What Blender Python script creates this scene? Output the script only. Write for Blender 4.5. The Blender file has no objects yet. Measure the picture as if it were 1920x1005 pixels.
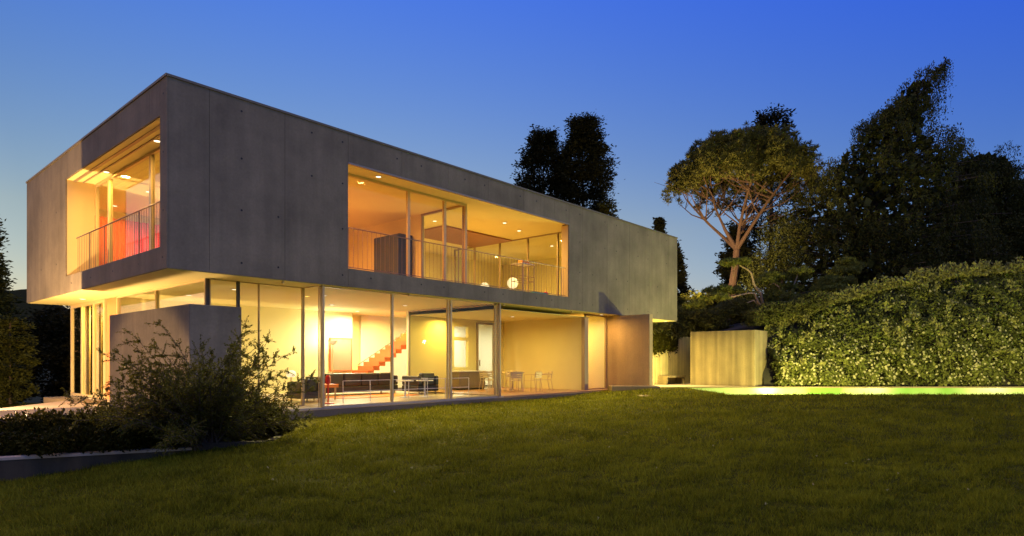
import bpy, math, random
import numpy as np
from mathutils import Vector

S = bpy.context.scene
COL = S.collection
rad = math.radians

# ------------------------------------------------------------------ camera
# world x runs along the long facade, y into the house, z up; origin at the near corner
UX, UZ = .6588, .7523
X0, Z0 = -7.03, 12.77
EYE = 1.2

def W(X, Z):
    """point given as metres to the right of / in front of the eye -> world x, y"""
    dx, dz = X - X0, Z - Z0
    return dx * UX + dz * UZ, -dx * UZ + dz * UX

def Wn(X, Z):
    dx, dz = X - X0, Z - Z0
    return dx * UX + dz * UZ, -dx * UZ + dz * UX

cam_d = bpy.data.cameras.new('camera')
cam = bpy.data.objects.new('camera', cam_d)
COL.objects.link(cam)
cx, cy = W(0, 0)
cam.location = (cx, cy, EYE)
cam.rotation_euler = (rad(90), 0, -math.atan2(UZ, UX))
cam_d.sensor_width = 36
cam_d.lens = 36 * 1176 / 1920
cam_d.shift_y = (677 - 502.5) / 1920
cam_d.clip_start = .05
cam_d.clip_end = 6000
S.camera = cam

# ------------------------------------------------------------------ sky, dusk light, exposure
world = bpy.data.worlds.new('World')
S.world = world
world.use_nodes = True
wn, wl = world.node_tree.nodes, world.node_tree.links
wn.clear()
w_out = wn.new('ShaderNodeOutputWorld')
w_bg = wn.new('ShaderNodeBackground')
sky = wn.new('ShaderNodeTexSky')
sky.sky_type = 'NISHITA'
sky.sun_disc = False
SUN_EL, SUN_ROT = rad(5), rad(-30)
sky.sun_elevation = SUN_EL
sky.sun_rotation = SUN_ROT
sky.air_density = 1.0
sky.dust_density = .3
sky.ozone_density = 4.0
w_bg.inputs['Strength'].default_value = .15
# dusk grade: red fades and blue deepens smoothly with height, paler towards the after-glow on the left
geo = wn.new('ShaderNodeTexCoord')
sep = wn.new('ShaderNodeSeparateXYZ'); wl.new(geo.outputs['Generated'], sep.inputs[0])
glow = wn.new('ShaderNodeVectorMath'); glow.operation = 'DOT_PRODUCT'
wl.new(geo.outputs['Generated'], glow.inputs[0]); glow.inputs[1].default_value = (-UX, UZ, 0)
def wclamp(src, lo, hi):
    k = wn.new('ShaderNodeClamp'); k.inputs['Min'].default_value = lo; k.inputs['Max'].default_value = hi
    wl.new(src, k.inputs['Value']); return k.outputs[0]
zc, gc = wclamp(sep.outputs['Z'], .2, .5), wclamp(glow.outputs['Value'], -.6, .6)
comb = wn.new('ShaderNodeCombineColor')
gsq = wn.new('ShaderNodeMath'); gsq.operation = 'MULTIPLY'; wl.new(gc, gsq.inputs[0]); wl.new(gc, gsq.inputs[1])
for ch, (ka, kz, kg, kq) in zip(('Red', 'Green', 'Blue'), ((2.348, -3.015, .386, -2.482), (1.154, -.834, .169, -1.691), (.068, 2.558, -.345, -.874))):
    m1 = wn.new('ShaderNodeMath'); m1.operation = 'MULTIPLY_ADD'; wl.new(zc, m1.inputs[0]); m1.inputs[1].default_value = kz; m1.inputs[2].default_value = ka
    m2 = wn.new('ShaderNodeMath'); m2.operation = 'MULTIPLY_ADD'; wl.new(gc, m2.inputs[0]); m2.inputs[1].default_value = kg; wl.new(m1.outputs[0], m2.inputs[2])
    m3 = wn.new('ShaderNodeMath'); m3.operation = 'MULTIPLY_ADD'; wl.new(gsq.outputs[0], m3.inputs[0]); m3.inputs[1].default_value = kq; wl.new(m2.outputs[0], m3.inputs[2])
    ex = wn.new('ShaderNodeMath'); ex.operation = 'EXPONENT'; wl.new(m3.outputs[0], ex.inputs[0])
    wl.new(ex.outputs[0], comb.inputs[ch])
tint = wn.new('ShaderNodeMix'); tint.data_type = 'RGBA'; tint.blend_type = 'MULTIPLY'
tint.inputs['Factor'].default_value = 1
wl.new(comb.outputs['Color'], tint.inputs['B'])
wl.new(sky.outputs['Color'], tint.inputs['A'])
wl.new(tint.outputs['Result'], w_bg.inputs['Color'])
wl.new(w_bg.outputs['Background'], w_out.inputs['Surface'])

sun_d = bpy.data.lights.new('sun', 'SUN')
sun_d.energy = .7
sun_d.angle = rad(25)
sun_d.color = (1, .72, .42)
sun = bpy.data.objects.new('sun', sun_d)
COL.objects.link(sun)
# added warm fill light from high behind the eye
sun.rotation_euler = (rad(22), 0, rad(8))

S.view_settings.view_transform = 'Standard'
S.view_settings.look = 'None'
S.view_settings.gamma = 1
S.view_settings.exposure = 0
S.view_settings.use_curve_mapping = False
S.cycles.use_denoising = True
S.cycles.max_bounces = 10
S.cycles.diffuse_bounces = 5
S.cycles.glossy_bounces = 3
S.cycles.transparent_max_bounces = 16
S.cycles.sample_clamp_indirect = 4
S.cycles.caustics_reflective = False
S.cycles.caustics_refractive = False

# ------------------------------------------------------------------ materials
def new_mat(name):
    m = bpy.data.materials.new(name)
    m.use_nodes = True
    nt = m.node_tree
    b = nt.nodes['Principled BSDF']
    return m, nt.nodes, nt.links, b

def plain(name, col, rough=.6, metal=0, noise=.12, scale=6):
    m, n, l, b = new_mat(name)
    b.inputs['Roughness'].default_value = rough
    b.inputs['Metallic'].default_value = metal
    tc = n.new('ShaderNodeTexCoord')
    tx = n.new('ShaderNodeTexNoise'); tx.inputs['Scale'].default_value = scale; tx.inputs['Detail'].default_value = 4
    l.new(tc.outputs['Object'], tx.inputs['Vector'])
    mx = n.new('ShaderNodeMix'); mx.data_type = 'RGBA'
    mx.inputs['A'].default_value = (*[c * (1 - noise) for c in col], 1)
    mx.inputs['B'].default_value = (*[min(1, c * (1 + noise)) for c in col], 1)
    l.new(tx.outputs['Fac'], mx.inputs['Factor'])
    l.new(mx.outputs['Result'], b.inputs['Base Color'])
    return m

def concrete(name, col, streak=.25, mottle=.2, bump=.15, boards=0, warm=None):
    m, n, l, b = new_mat(name)
    b.inputs['Roughness'].default_value = .82
    g = n.new('ShaderNodeNewGeometry')
    big = n.new('ShaderNodeTexNoise'); big.inputs['Scale'].default_value = .7; big.inputs['Detail'].default_value = 6; big.inputs['Roughness'].default_value = .62
    l.new(g.outputs['Position'], big.inputs['Vector'])
    mp = n.new('ShaderNodeMapping'); mp.inputs['Scale'].default_value = (2.2, 2.2, .16)
    l.new(g.outputs['Position'], mp.inputs['Vector'])
    st = n.new('ShaderNodeTexNoise'); st.inputs['Scale'].default_value = 1.6; st.inputs['Detail'].default_value = 5; st.inputs['Roughness'].default_value = .6
    l.new(mp.outputs['Vector'], st.inputs['Vector'])
    fine = n.new('ShaderNodeTexNoise'); fine.inputs['Scale'].default_value = 18; fine.inputs['Detail'].default_value = 5
    l.new(g.outputs['Position'], fine.inputs['Vector'])
    def ramp(src, lo, hi, a, c):
        r = n.new('ShaderNodeMapRange'); r.inputs['From Min'].default_value = lo; r.inputs['From Max'].default_value = hi
        r.inputs['To Min'].default_value = a; r.inputs['To Max'].default_value = c
        l.new(src, r.inputs['Value']); return r.outputs['Result']
    def mul(a, c):
        k = n.new('ShaderNodeMath'); k.operation = 'MULTIPLY'; l.new(a, k.inputs[0]); l.new(c, k.inputs[1]); return k.outputs[0]
    f = mul(ramp(big.outputs['Fac'], .3, .7, 1 - mottle, 1 + mottle), ramp(st.outputs['Fac'], .3, .7, 1 - streak, 1 + streak * .6))
    f = mul(f, ramp(fine.outputs['Fac'], .3, .7, .93, 1.07))
    if boards:
        mp2 = n.new('ShaderNodeMapping'); mp2.inputs['Scale'].default_value = (boards, boards, .05)
        l.new(g.outputs['Position'], mp2.inputs['Vector'])
        bd = n.new('ShaderNodeTexNoise'); bd.inputs['Scale'].default_value = 1; bd.inputs['Detail'].default_value = 2
        l.new(mp2.outputs['Vector'], bd.inputs['Vector'])
        f = mul(f, ramp(bd.outputs['Fac'], .35, .65, .72, 1.12))
    vm = n.new('ShaderNodeVectorMath'); vm.operation = 'SCALE'
    vm.inputs[0].default_value = col
    l.new(f, vm.inputs['Scale'])
    l.new(vm.outputs['Vector'], b.inputs['Base Color'])
    bp = n.new('ShaderNodeBump'); bp.inputs['Strength'].default_value = bump; bp.inputs['Distance'].default_value = .01
    l.new(fine.outputs['Fac'], bp.inputs['Height'])
    l.new(bp.outputs['Normal'], b.inputs['Normal'])
    return m

def emit(name, col, s):
    m, n, l, b = new_mat(name)
    b.inputs['Base Color'].default_value = (.8, .8, .8, 1)
    b.inputs['Emission Color'].default_value = (*col, 1)
    b.inputs['Emission Strength'].default_value = s
    return m

def glass_mat(name, refl=.035, tintc=(.95, .97, .96)):
    m = bpy.data.materials.new(name); m.use_nodes = True
    n, l = m.node_tree.nodes, m.node_tree.links
    n.clear()
    o = n.new('ShaderNodeOutputMaterial'); mx = n.new('ShaderNodeMixShader')
    t = n.new('ShaderNodeBsdfTransparent'); t.inputs['Color'].default_value = (*tintc, 1)
    g = n.new('ShaderNodeBsdfGlossy'); g.inputs['Roughness'].default_value = .01
    lw = n.new('ShaderNodeLayerWeight'); lw.inputs['Blend'].default_value = .12
    mr = n.new('ShaderNodeMapRange'); mr.inputs['To Min'].default_value = refl * .35; mr.inputs['To Max'].default_value = .30
    l.new(lw.outputs['Fresnel'], mr.inputs['Value'])
    l.new(mr.outputs['Result'], mx.inputs['Fac'])
    l.new(t.outputs[0], mx.inputs[1]); l.new(g.outputs[0], mx.inputs[2])
    l.new(mx.outputs[0], o.inputs['Surface'])
    return m

def leaf_mat(name, ca, cb, rough=.55, trans=.25, zone=None):
    """leaf colour varies from leaf to leaf and in soft patches"""
    m = bpy.data.materials.new(name); m.use_nodes = True
    n, l = m.node_tree.nodes, m.node_tree.links
    b = n['Principled BSDF']; o = n['Material Output']
    g = n.new('ShaderNodeNewGeometry')
    tx = n.new('ShaderNodeTexNoise'); tx.inputs['Scale'].default_value = .9; tx.inputs['Detail'].default_value = 3
    l.new(g.outputs['Position'], tx.inputs['Vector'])
    ad = n.new('ShaderNodeMath'); ad.operation = 'MULTIPLY_ADD'
    l.new(g.outputs['Random Per Island'], ad.inputs[0]); ad.inputs[1].default_value = .6
    l.new(tx.outputs['Fac'], ad.inputs[2])
    mr = n.new('ShaderNodeMapRange'); mr.inputs['From Min'].default_value = .35; mr.inputs['From Max'].default_value = 1.2
    l.new(ad.outputs[0], mr.inputs['Value'])
    mx = n.new('ShaderNodeMix'); mx.data_type = 'RGBA'
    mx.inputs['A'].default_value = (*ca, 1); mx.inputs['B'].default_value = (*cb, 1)
    l.new(mr.outputs['Result'], mx.inputs['Factor'])
    l.new(mx.outputs['Result'], b.inputs['Base Color'])
    b.inputs['Roughness'].default_value = rough
    b.inputs['Specular IOR Level'].default_value = .06
    tr = n.new('ShaderNodeBsdfTranslucent'); l.new(mx.outputs['Result'], tr.inputs['Color'])
    ms = n.new('ShaderNodeMixShader'); ms.inputs['Fac'].default_value = trans
    l.new(b.outputs[0], ms.inputs[1]); l.new(tr.outputs[0], ms.inputs[2])
    l.new(ms.outputs[0], o.inputs['Surface'])
    return m

def bark_mat(name, col):
    m, n, l, b = new_mat(name)
    b.inputs['Roughness'].default_value = .9
    g = n.new('ShaderNodeNewGeometry')
    mp = n.new('ShaderNodeMapping'); mp.inputs['Scale'].default_value = (5, 5, 1.2)
    l.new(g.outputs['Position'], mp.inputs['Vector'])
    tx = n.new('ShaderNodeTexNoise'); tx.inputs['Scale'].default_value = 2; tx.inputs['Detail'].default_value = 6
    l.new(mp.outputs['Vector'], tx.inputs['Vector'])
    mx = n.new('ShaderNodeMix'); mx.data_type = 'RGBA'
    mx.inputs['A'].default_value = (*[c * .55 for c in col], 1); mx.inputs['B'].default_value = (*[c * 1.25 for c in col], 1)
    l.new(tx.outputs['Fac'], mx.inputs['Factor']); l.new(mx.outputs['Result'], b.inputs['Base Color'])
    bp = n.new('ShaderNodeBump'); bp.inputs['Strength'].default_value = .6; bp.inputs['Distance'].default_value = .03
    l.new(tx.outputs['Fac'], bp.inputs['Height']); l.new(bp.outputs['Normal'], b.inputs['Normal'])
    return m

M = {}
M['concrete'] = concrete('facade concrete', (.205, .165, .112), streak=.17, mottle=.30)
M['concrete_gap'] = plain('shadow gap concrete', (.14, .12, .10), .9)
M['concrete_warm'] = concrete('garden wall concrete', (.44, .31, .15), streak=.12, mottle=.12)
M['board'] = concrete('board marked concrete', (.25, .19, .10), streak=.3, mottle=.2, boards=3)
M['board_pale'] = concrete('pale stained concrete', (.52, .42, .19), streak=.3, mottle=.2, boards=5.5)
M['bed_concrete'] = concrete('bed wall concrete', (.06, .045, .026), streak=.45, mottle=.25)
M['slab'] = concrete('terrace stone', (.23, .165, .085), streak=.05, mottle=.12)
M['paving'] = concrete('forecourt paving', (.45, .36, .27), streak=.05, mottle=.12)
M['plaster'] = plain('white plaster', (.78, .70, .34), .8, noise=.04, scale=2)
M['plaster_white'] = plain('bright plaster', (.80, .77, .70), .8, noise=.03, scale=2)
M['ochre'] = plain('ochre plaster', (.70, .52, .25), .8, noise=.05, scale=2)
M['panel_brown'] = plain('brown ceiling board', (.30, .15, .085), .6, noise=.08)
M['orange_board'] = plain('orange board', (.60, .22, .08), .6)
M['floor_wood'] = plain('red brown timber floor', (.45, .24, .12), .35, noise=.2, scale=3)
M['floor_pale'] = plain('pale stone floor', (.52, .44, .32), .35, noise=.08, scale=3)
M['alu'] = plain('brushed aluminium', (.62, .48, .25), .4, .1, noise=.05)
M['frame'] = plain('bronze window frame', (.34, .26, .18), .45, .3, noise=.06)
M['dark_frame'] = plain('dark steel post', (.07, .06, .055), .5, .3)
M['steel'] = plain('thin steel rail', (.30, .22, .16), .4, .6)
M['capmetal'] = plain('metal roof edge', (.17, .14, .10), .6, .2)
M['black'] = plain('charcoal leather', (.035, .03, .028), .45, noise=.3)
M['red'] = plain('red lacquer', (.75, .03, .03), .3)
M['orange'] = plain('orange lacquer', (.85, .25, .04), .4)
M['tread'] = plain('red stained stair tread', (.60, .13, .035), .45)
M['picture'] = plain('beige canvas', (.30, .24, .13), .8, noise=.1, scale=3)
M['white'] = plain('white enamel', (.8, .78, .74), .4, noise=.03)
M['cabinet'] = plain('grey kitchen front', (.22, .17, .12), .4)
M['slate'] = plain('slate blue cabinet', (.045, .055, .075), .4)
M['teal'] = plain('teal fabric', (.05, .33, .28), .8)
M['curtain_red'] = plain('orange red curtain', (.80, .16, .05), .9)
M['curtain_pink'] = plain('magenta curtain', (.80, .05, .20), .9)
M['linen'] = plain('cream curtain', (.75, .62, .38), .9)
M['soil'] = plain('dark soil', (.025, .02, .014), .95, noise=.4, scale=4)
M['glass'] = glass_mat('window glass')
M['water'] = None
M['lamp'] = emit('lit lamp lens', (1, .86, .6), 3.0)
M['lamp_white'] = emit('lit paper lamp shade', (1, .84, .5), .9)
M['pool_led'] = emit('pool light strip', (.75, 1, .28), 3.0)
M['cable'] = plain('black iron', (.03, .03, .03), .5, .5)

# lawn ground
def lawn_material(name, ca, cb, cc):
    m, n, l, b = new_mat(name)
    b.inputs['Roughness'].default_value = .8
    b.inputs['Specular IOR Level'].default_value = .03
    g = n.new('ShaderNodeNewGeometry')
    t1 = n.new('ShaderNodeTexNoise'); t1.inputs['Scale'].default_value = .8; t1.inputs['Detail'].default_value = 5
    t2 = n.new('ShaderNodeTexNoise'); t2.inputs['Scale'].default_value = 14; t2.inputs['Detail'].default_value = 3
    l.new(g.outputs['Position'], t1.inputs['Vector']); l.new(g.outputs['Position'], t2.inputs['Vector'])
    mx = n.new('ShaderNodeMix'); mx.data_type = 'RGBA'
    mx.inputs['A'].default_value = (*ca, 1); mx.inputs['B'].default_value = (*cb, 1)
    l.new(t1.outputs['Fac'], mx.inputs['Factor'])
    m2 = n.new('ShaderNodeMix'); m2.data_type = 'RGBA'; m2.inputs['B'].default_value = (*cc, 1)
    r = n.new('ShaderNodeMapRange'); r.inputs['From Min'].default_value = .45; r.inputs['From Max'].default_value = .75
    l.new(t2.outputs['Fac'], r.inputs['Value']); l.new(r.outputs['Result'], m2.inputs['Factor'])
    l.new(mx.outputs['Result'], m2.inputs['A']); l.new(m2.outputs['Result'], b.inputs['Base Color'])
    return m
M['lawn'] = lawn_material('turf', (.05, .046, .003), (.08, .072, .004), (.03, .028, .002))
M['ground'] = lawn_material('rough ground', (.03, .032, .012), (.045, .045, .018), (.02, .02, .01))
M['blade'] = leaf_mat('grass blade', (.062, .063, .003), (.31, .285, .018), .7, .25)

m, n, l, b = new_mat('pool water')
b.inputs['Base Color'].default_value = (.03, .10, .03, 1)
b.inputs['Roughness'].default_value = .06
tx = n.new('ShaderNodeTexNoise'); tx.inputs['Scale'].default_value = 2.5
bp = n.new('ShaderNodeBump'); bp.inputs['Strength'].default_value = .25; bp.inputs['Distance'].default_value = .05
l.new(tx.outputs['Fac'], bp.inputs['Height']); l.new(bp.outputs['Normal'], b.inputs['Normal'])
M['water'] = m

# pool mosaic: pale green with lighter patches
m, n, l, b = new_mat('pool mosaic')
b.inputs['Roughness'].default_value = .3
g = n.new('ShaderNodeNewGeometry')
tx = n.new('ShaderNodeTexNoise'); tx.inputs['Scale'].default_value = .45; tx.inputs['Detail'].default_value = 1
l.new(g.outputs['Position'], tx.inputs['Vector'])
mx = n.new('ShaderNodeMix'); mx.data_type = 'RGBA'
mx.inputs['A'].default_value = (.14, .30, .04, 1); mx.inputs['B'].default_value = (.36, .46, .18, 1)
mr = n.new('ShaderNodeMapRange'); mr.inputs['From Min'].default_value = .42; mr.inputs['From Max'].default_value = .6
l.new(tx.outputs['Fac'], mr.inputs['Value']); l.new(mr.outputs['Result'], mx.inputs['Factor'])
l.new(mx.outputs['Result'], b.inputs['Base Color'])
M['mosaic'] = m

# ------------------------------------------------------------------ mesh helpers
class MB:
    def __init__(s): s.v = []; s.f = []
    def box(s, x0, x1, y0, y1, z0, z1):
        k = len(s.v)
        s.v += [(x, y, z) for z in (z0, z1) for y in (y0, y1) for x in (x0, x1)]
        s.f += [tuple(k + i for i in q) for q in ((0, 2, 3, 1), (4, 5, 7, 6), (0, 1, 5, 4), (2, 6, 7, 3), (0, 4, 6, 2), (1, 3, 7, 5))]
        return s
    def prism(s, pts, z0, z1):
        k = len(s.v); n = len(pts)
        s.v += [(p[0], p[1], z0) for p in pts] + [(p[0], p[1], z1) for p in pts]
        s.f.append(tuple(k + i for i in reversed(range(n)))); s.f.append(tuple(k + n + i for i in range(n)))
        for i in range(n):
            j = (i + 1) % n
            s.f.append((k + i, k + j, k + n + j, k + n + i))
        return s
    def tube(s, path, r, n=6, cap=True):
        path = [Vector(p) for p in path]
        if not hasattr(r, '__len__'): r = [r] * len(path)
        k = len(s.v); up = Vector((0, 0, 1))
        for i, p in enumerate(path):
            d = (path[min(i + 1, len(path) - 1)] - path[max(i - 1, 0)])
            d = d.normalized() if d.length > 1e-9 else Vector((0, 0, 1))
            a = d.cross(up if abs(d.z) < .95 else Vector((1, 0, 0))).normalized(); b_ = d.cross(a)
            for q in range(n):
                t = 2 * math.pi * q / n
                w = p + (a * math.cos(t) + b_ * math.sin(t)) * r[i]
                s.v.append(tuple(w))
        for i in range(len(path) - 1):
            for q in range(n):
                q2 = (q + 1) % n
                s.f.append((k + i * n + q, k + i * n + q2, k + (i + 1) * n + q2, k + (i + 1) * n + q))
        if cap:
            s.f.append(tuple(k + q for q in reversed(range(n))))
            e = k + (len(path) - 1) * n
            s.f.append(tuple(e + q for q in range(n)))
        return s
    def lathe(s, prof, c=(0, 0, 0), n=16):
        k = len(s.v)
        for r, z in prof:
            for q in range(n):
                t = 2 * math.pi * q / n
                s.v.append((c[0] + r * math.cos(t), c[1] + r * math.sin(t), c[2] + z))
        for i in range(len(prof) - 1):
            for q in range(n):
                q2 = (q + 1) % n
                s.f.append((k + i * n + q, k + i * n + q2, k + (i + 1) * n + q2, k + (i + 1) * n + q))
        s.f.append(tuple(k + q for q in reversed(range(n)))); e = k + (len(prof) - 1) * n
        s.f.append(tuple(e + q for q in range(n)))
        return s
    def rot(s, a, c=(0, 0)):
        ca, sa = math.cos(a), math.sin(a)
        s.v = [(c[0] + (x - c[0]) * ca - (y - c[1]) * sa, c[1] + (x - c[0]) * sa + (y - c[1]) * ca, z) for x, y, z in s.v]
        return s
    def build(s, name, mat, parent=None, origin=None, bevel=0, smooth=False):
        o_ = Vector(origin) if origin is not None else (Vector(parent['base']) if parent is not None and 'base' in parent else Vector((0, 0, 0)))
        me = bpy.data.meshes.new(name)
        me.from_pydata([tuple(Vector(p) - o_) for p in s.v], [], s.f)
        me.materials.append(mat)
        if smooth:
            me.polygons.foreach_set('use_smooth', [True] * len(me.polygons))
        o = bpy.data.objects.new(name, me); COL.objects.link(o)
        if parent is not None: o.parent = parent
        elif origin is not None: o.location = origin
        if bevel:
            bv = o.modifiers.new('bevel', 'BEVEL'); bv.width = bevel; bv.segments = 2; bv.limit_method = 'ANGLE'
        return o

def tag(o, label=None, cat=None, group=None, kind=None):
    if label: o['label'] = label
    if cat: o['category'] = cat
    if group: o['group'] = group
    if kind: o['kind'] = kind
    return o

def thing(name, label, cat, loc=(0, 0, 0), group=None):
    o = bpy.data.objects.new(name, None); COL.objects.link(o)
    o.location = loc; o['base'] = tuple(float(c) for c in loc)
    return tag(o, label, cat, group)

def copy_tree(o, parent=None):
    c = o.copy(); COL.objects.link(c)
    if parent is not None: c.parent = parent
    for ch in list(o.children): copy_tree(ch, c)
    return c

def quads_obj(name, V, mat, parent=None, loc=(0, 0, 0), k=4):
    """V: (n, k, 3) faces"""
    n = V.shape[0]
    me = bpy.data.meshes.new(name)
    me.vertices.add(n * k); me.loops.add(n * k); me.polygons.add(n)
    me.vertices.foreach_set('co', V.astype(np.float32).ravel())
    me.loops.foreach_set('vertex_index', np.arange(n * k, dtype=np.int32))
    me.polygons.foreach_set('loop_start', np.arange(0, n * k, k, dtype=np.int32))
    me.polygons.foreach_set('loop_total', np.full(n, k, dtype=np.int32))
    me.update(calc_edges=True)
    me.materials.append(mat)
    o = bpy.data.objects.new(name, me); COL.objects.link(o)
    if parent is not None: o.parent = parent
    o.location = loc
    return o

def unit(a): return a / np.maximum(np.linalg.norm(a, axis=-1, keepdims=True), 1e-9)

def leaf_quads(P, size, aspect, rng, D=None, spread=1.0):
    """diamond leaves at points P; long axis D (n,3) jittered by spread, or random"""
    n = len(P)
    R = unit(rng.normal(size=(n, 3)))
    A = R if D is None else unit(D + spread * R * .6)
    B = unit(np.cross(A, unit(rng.normal(size=(n, 3)))))
    s = (np.asarray(size) * rng.uniform(.7, 1.3, n))[:, None]
    a, b = A * s, B * s * aspect
    fold = np.cross(A, B) * s * .12
    return np.stack([P - a * .5, P + b * .5 + fold - a * .05, P + a * .5, P - b * .5 + fold - a * .05], 1)

# ------------------------------------------------------------------ terrain
def sstep(t): t = np.clip(t, 0, 1); return t * t * (3 - 2 * t)
def lawn_z(X, Z):
    X = np.asarray(X, float); Z = np.asarray(Z, float)
    z = np.interp(Z, [3, 6, 8, 11, 14.8, 18, 24], [-.46, -.39, -.34, -.26, -.17, -.12, -.10])
    z = z + .24 * sstep((X - 1.5) / 4.5) * sstep((Z - 9) / 11)
    d = np.maximum(0, -4 - X)
    z = z - .105 * d ** 1.06 * np.interp(Z, [6, 11, 13.5], [.9, 1, .2])
    z = z + .012 * np.sin(X * 1.3 + Z * .7) * np.sin(Z * .9 - X * .4)
    return z

def grid_sheet(name, xs, zs, fz, mat, keep=None):
    V = []; F = []
    nx, nz = len(xs), len(zs)
    for j in range(nz):
        for i in range(nx):
            x, y = W(xs[i], zs[j]); V.append((x, y, float(fz(xs[i], zs[j]))))
    for j in range(nz - 1):
        for i in range(nx - 1):
            if keep is None or keep((xs[i] + xs[i + 1]) / 2, (zs[j] + zs[j + 1]) / 2):
                a = j * nx + i
                F.append((a, a + 1, a + nx + 1, a + nx))
    me = bpy.data.meshes.new(name); me.from_pydata(V, [], F); me.materials.append(mat)
    me.polygons.foreach_set('use_smooth', [True] * len(me.polygons))
    o = bpy.data.objects.new(name, me); COL.objects.link(o)
    return tag(o, kind='structure')

POOL_X0, POOL_Z0, POOL_Z1 = 6.9, 20.0, 29.4
xs = np.concatenate([np.arange(-26, -14, 2.), np.arange(-14, 6.9, .3), [6.9], np.arange(7.2, 36, 1.2)])
zs = np.concatenate([np.arange(-6, 3, 1.5), np.arange(3, 20.01, .5), np.arange(20.5, 25.1, .5)])
grid_sheet('lawn', xs, zs, lawn_z, M['lawn'], keep=lambda x, z: not (x > POOL_X0 and z > POOL_Z0))

g_ = MB(); R_ = 3000
g_.v = [(-R_, -R_, -1.6), (R_, -R_, -1.6), (R_, R_, -1.6), (-R_, R_, -1.6)]; g_.f = [(0, 1, 2, 3)]
tag(g_.build('ground', M['ground']), kind='structure')

# ------------------------------------------------------------------ the house
BX, BY, ZS, ZT = 22.56, 11.75, 3.1, 7.06            # upper box
WX0, WX1, WZ0, WZ1 = 4.32, 13.87, 3.57, 6.29        # long-side opening
LY0, LY1 = .36, 7.26                                # end opening
FLZ = .05
house = thing('concrete_house', 'two storey concrete box house with brightly lit glass rooms at dusk', 'house')
T = .30

# backing walls (one mesh each), clad with formwork panels 3 cm proud
b_ = MB()
b_.box(.03, WX0 + .0, .03, T, ZS, ZT - .05).box(WX1, BX, .03, T, ZS, ZT - .05)
b_.box(WX0, WX1, .03, T, ZS, WZ0).box(WX0, WX1, .03, T, WZ1, ZT - .05)
b_.build('wall', M['concrete_gap'], house)
b_ = MB()
b_.box(.03, T, T, LY0, ZS, ZT - .05).box(.03, T, LY1, BY, ZS, ZT - .05)
b_.box(.03, T, LY0, LY1, ZS, WZ0).box(.03, T, LY0, LY1, WZ1, ZT - .05)
b_.build('wall', M['concrete_gap'], house)
MB().box(BX - T, BX, T, BY, ZS, ZT - .05).build('wall', M['concrete'], house)
MB().box(T, BX - T, BY - T, BY, ZS, ZT - .05).build('wall', M['concrete'], house)

def front_panel(x0, x1, z0, z1):
    g = .0035
    MB().box(x0 + g, x1 - g, 0, .03, z0 + (0 if z0 == ZS else g), z1 - (0 if z1 >= ZT - .06 else g)).build('concrete_panel', M['concrete'], house)
def side_panel(y0, y1, z0, z1):
    g = .0035
    MB().box(0, .03, y0 + (0 if y0 == 0 else g), y1 - g, z0 + (0 if z0 == ZS else g), z1 - (0 if z1 >= ZT - .06 else g)).build('concrete_panel', M['concrete'], house)
P = 1.735
edges = [.03] + [.85 + P * k for k in range(13)] + [BX]
edges = [e for e in edges if e <= BX]
for e0, e1 in zip(edges[:-1], edges[1:]):
    cuts = [e0] + [w for w in (WX0, WX1) if e0 + .08 < w < e1 - .08] + [e1]
    for a, c in zip(cuts[:-1], cuts[1:]):
        if a >= WX0 - .1 and c <= WX1 + .1:
            a2, c2 = max(a, WX0), min(c, WX1)
            a2 = a if a < WX0 and WX0 - a > .08 else (WX0 if abs(a - WX0) < .1 else a)
            c2 = WX1 if abs(c - WX1) < .1 else c
            front_panel(a2, c2, ZS, WZ0); front_panel(a2, c2, WZ1, ZT - .05)
        else:
            a2 = WX1 if abs(a - WX1) < .1 else a; c2 = WX0 if abs(c - WX0) < .1 else c
            front_panel(a2, c2, ZS, ZT - .05)
edges = [0, .95] + [.95 + 1.72 * k for k in range(1, 7)] + [BY]
for e0, e1 in zip(edges[:-1], edges[1:]):
    cuts = [e0] + [w for w in (LY0, LY1) if e0 + .05 < w < e1 - .05] + [e1]
    for a, c in zip(cuts[:-1], cuts[1:]):
        if a >= LY0 - .01 and c <= LY1 + .01:
            side_panel(a, c, ZS, WZ0); side_panel(a, c, WZ1, ZT - .05)
        else: side_panel(a, c, ZS, ZT - .05)

# tie holes left by the formwork
th = MB().lathe([(.024, 0), (.024, .004), (.012, .002)], n=8)
for i in range(len(th.v)): th.v[i] = (th.v[i][0], -th.v[i][2], th.v[i][1])
th_me = th.build('tie_hole', M['cable'], house)
th_first = [th_me]
def tie(x, y, z, side=False):
    o = th_first.pop() if th_first else th_me.copy()
    if o is not th_me: COL.objects.link(o); o.parent = house
    o.location = (x, y, z)
    if side: o.rotation_euler = (0, 0, rad(-90))
for k, x in enumerate(np.arange(1.55, 22, P / 2)):
    for z in (3.38, 4.55, 5.7, 6.75):
        if WX0 - .15 < x < WX1 + .15 and 3.45 < z < 6.4: continue
        if (k + int(z * 3)) % 3 == 0: continue
        tie(x, -.0005, z)
for y in (.22, 1.6, 3.3, 5.0, 6.7): tie(-.0005, y, 3.34, True)
for z in (4.3, 5.5, 6.7): tie(-.0005, .18, z, True)
for y in (8.2, 9.9):
    for z in (4.0, 5.5): tie(-.0005, y, z, True)

# roof with thin metal edge
MB().box(.05, BX - .05, .05, BY - .05, ZT - .40, ZT - .12).build('roof', M['concrete'], house)
cap = MB().box(-.025, BX + .025, -.025, .34, ZT - .05, ZT).box(-.025, .34, .34, BY + .02, ZT - .05, ZT)
cap.box(BX - .34, BX + .025, .34, BY + .02, ZT - .05, ZT).box(.34, BX - .34, BY - .34, BY + .02, ZT - .05, ZT)
cap.build('roof_edge', M['capmetal'], house)
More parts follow.
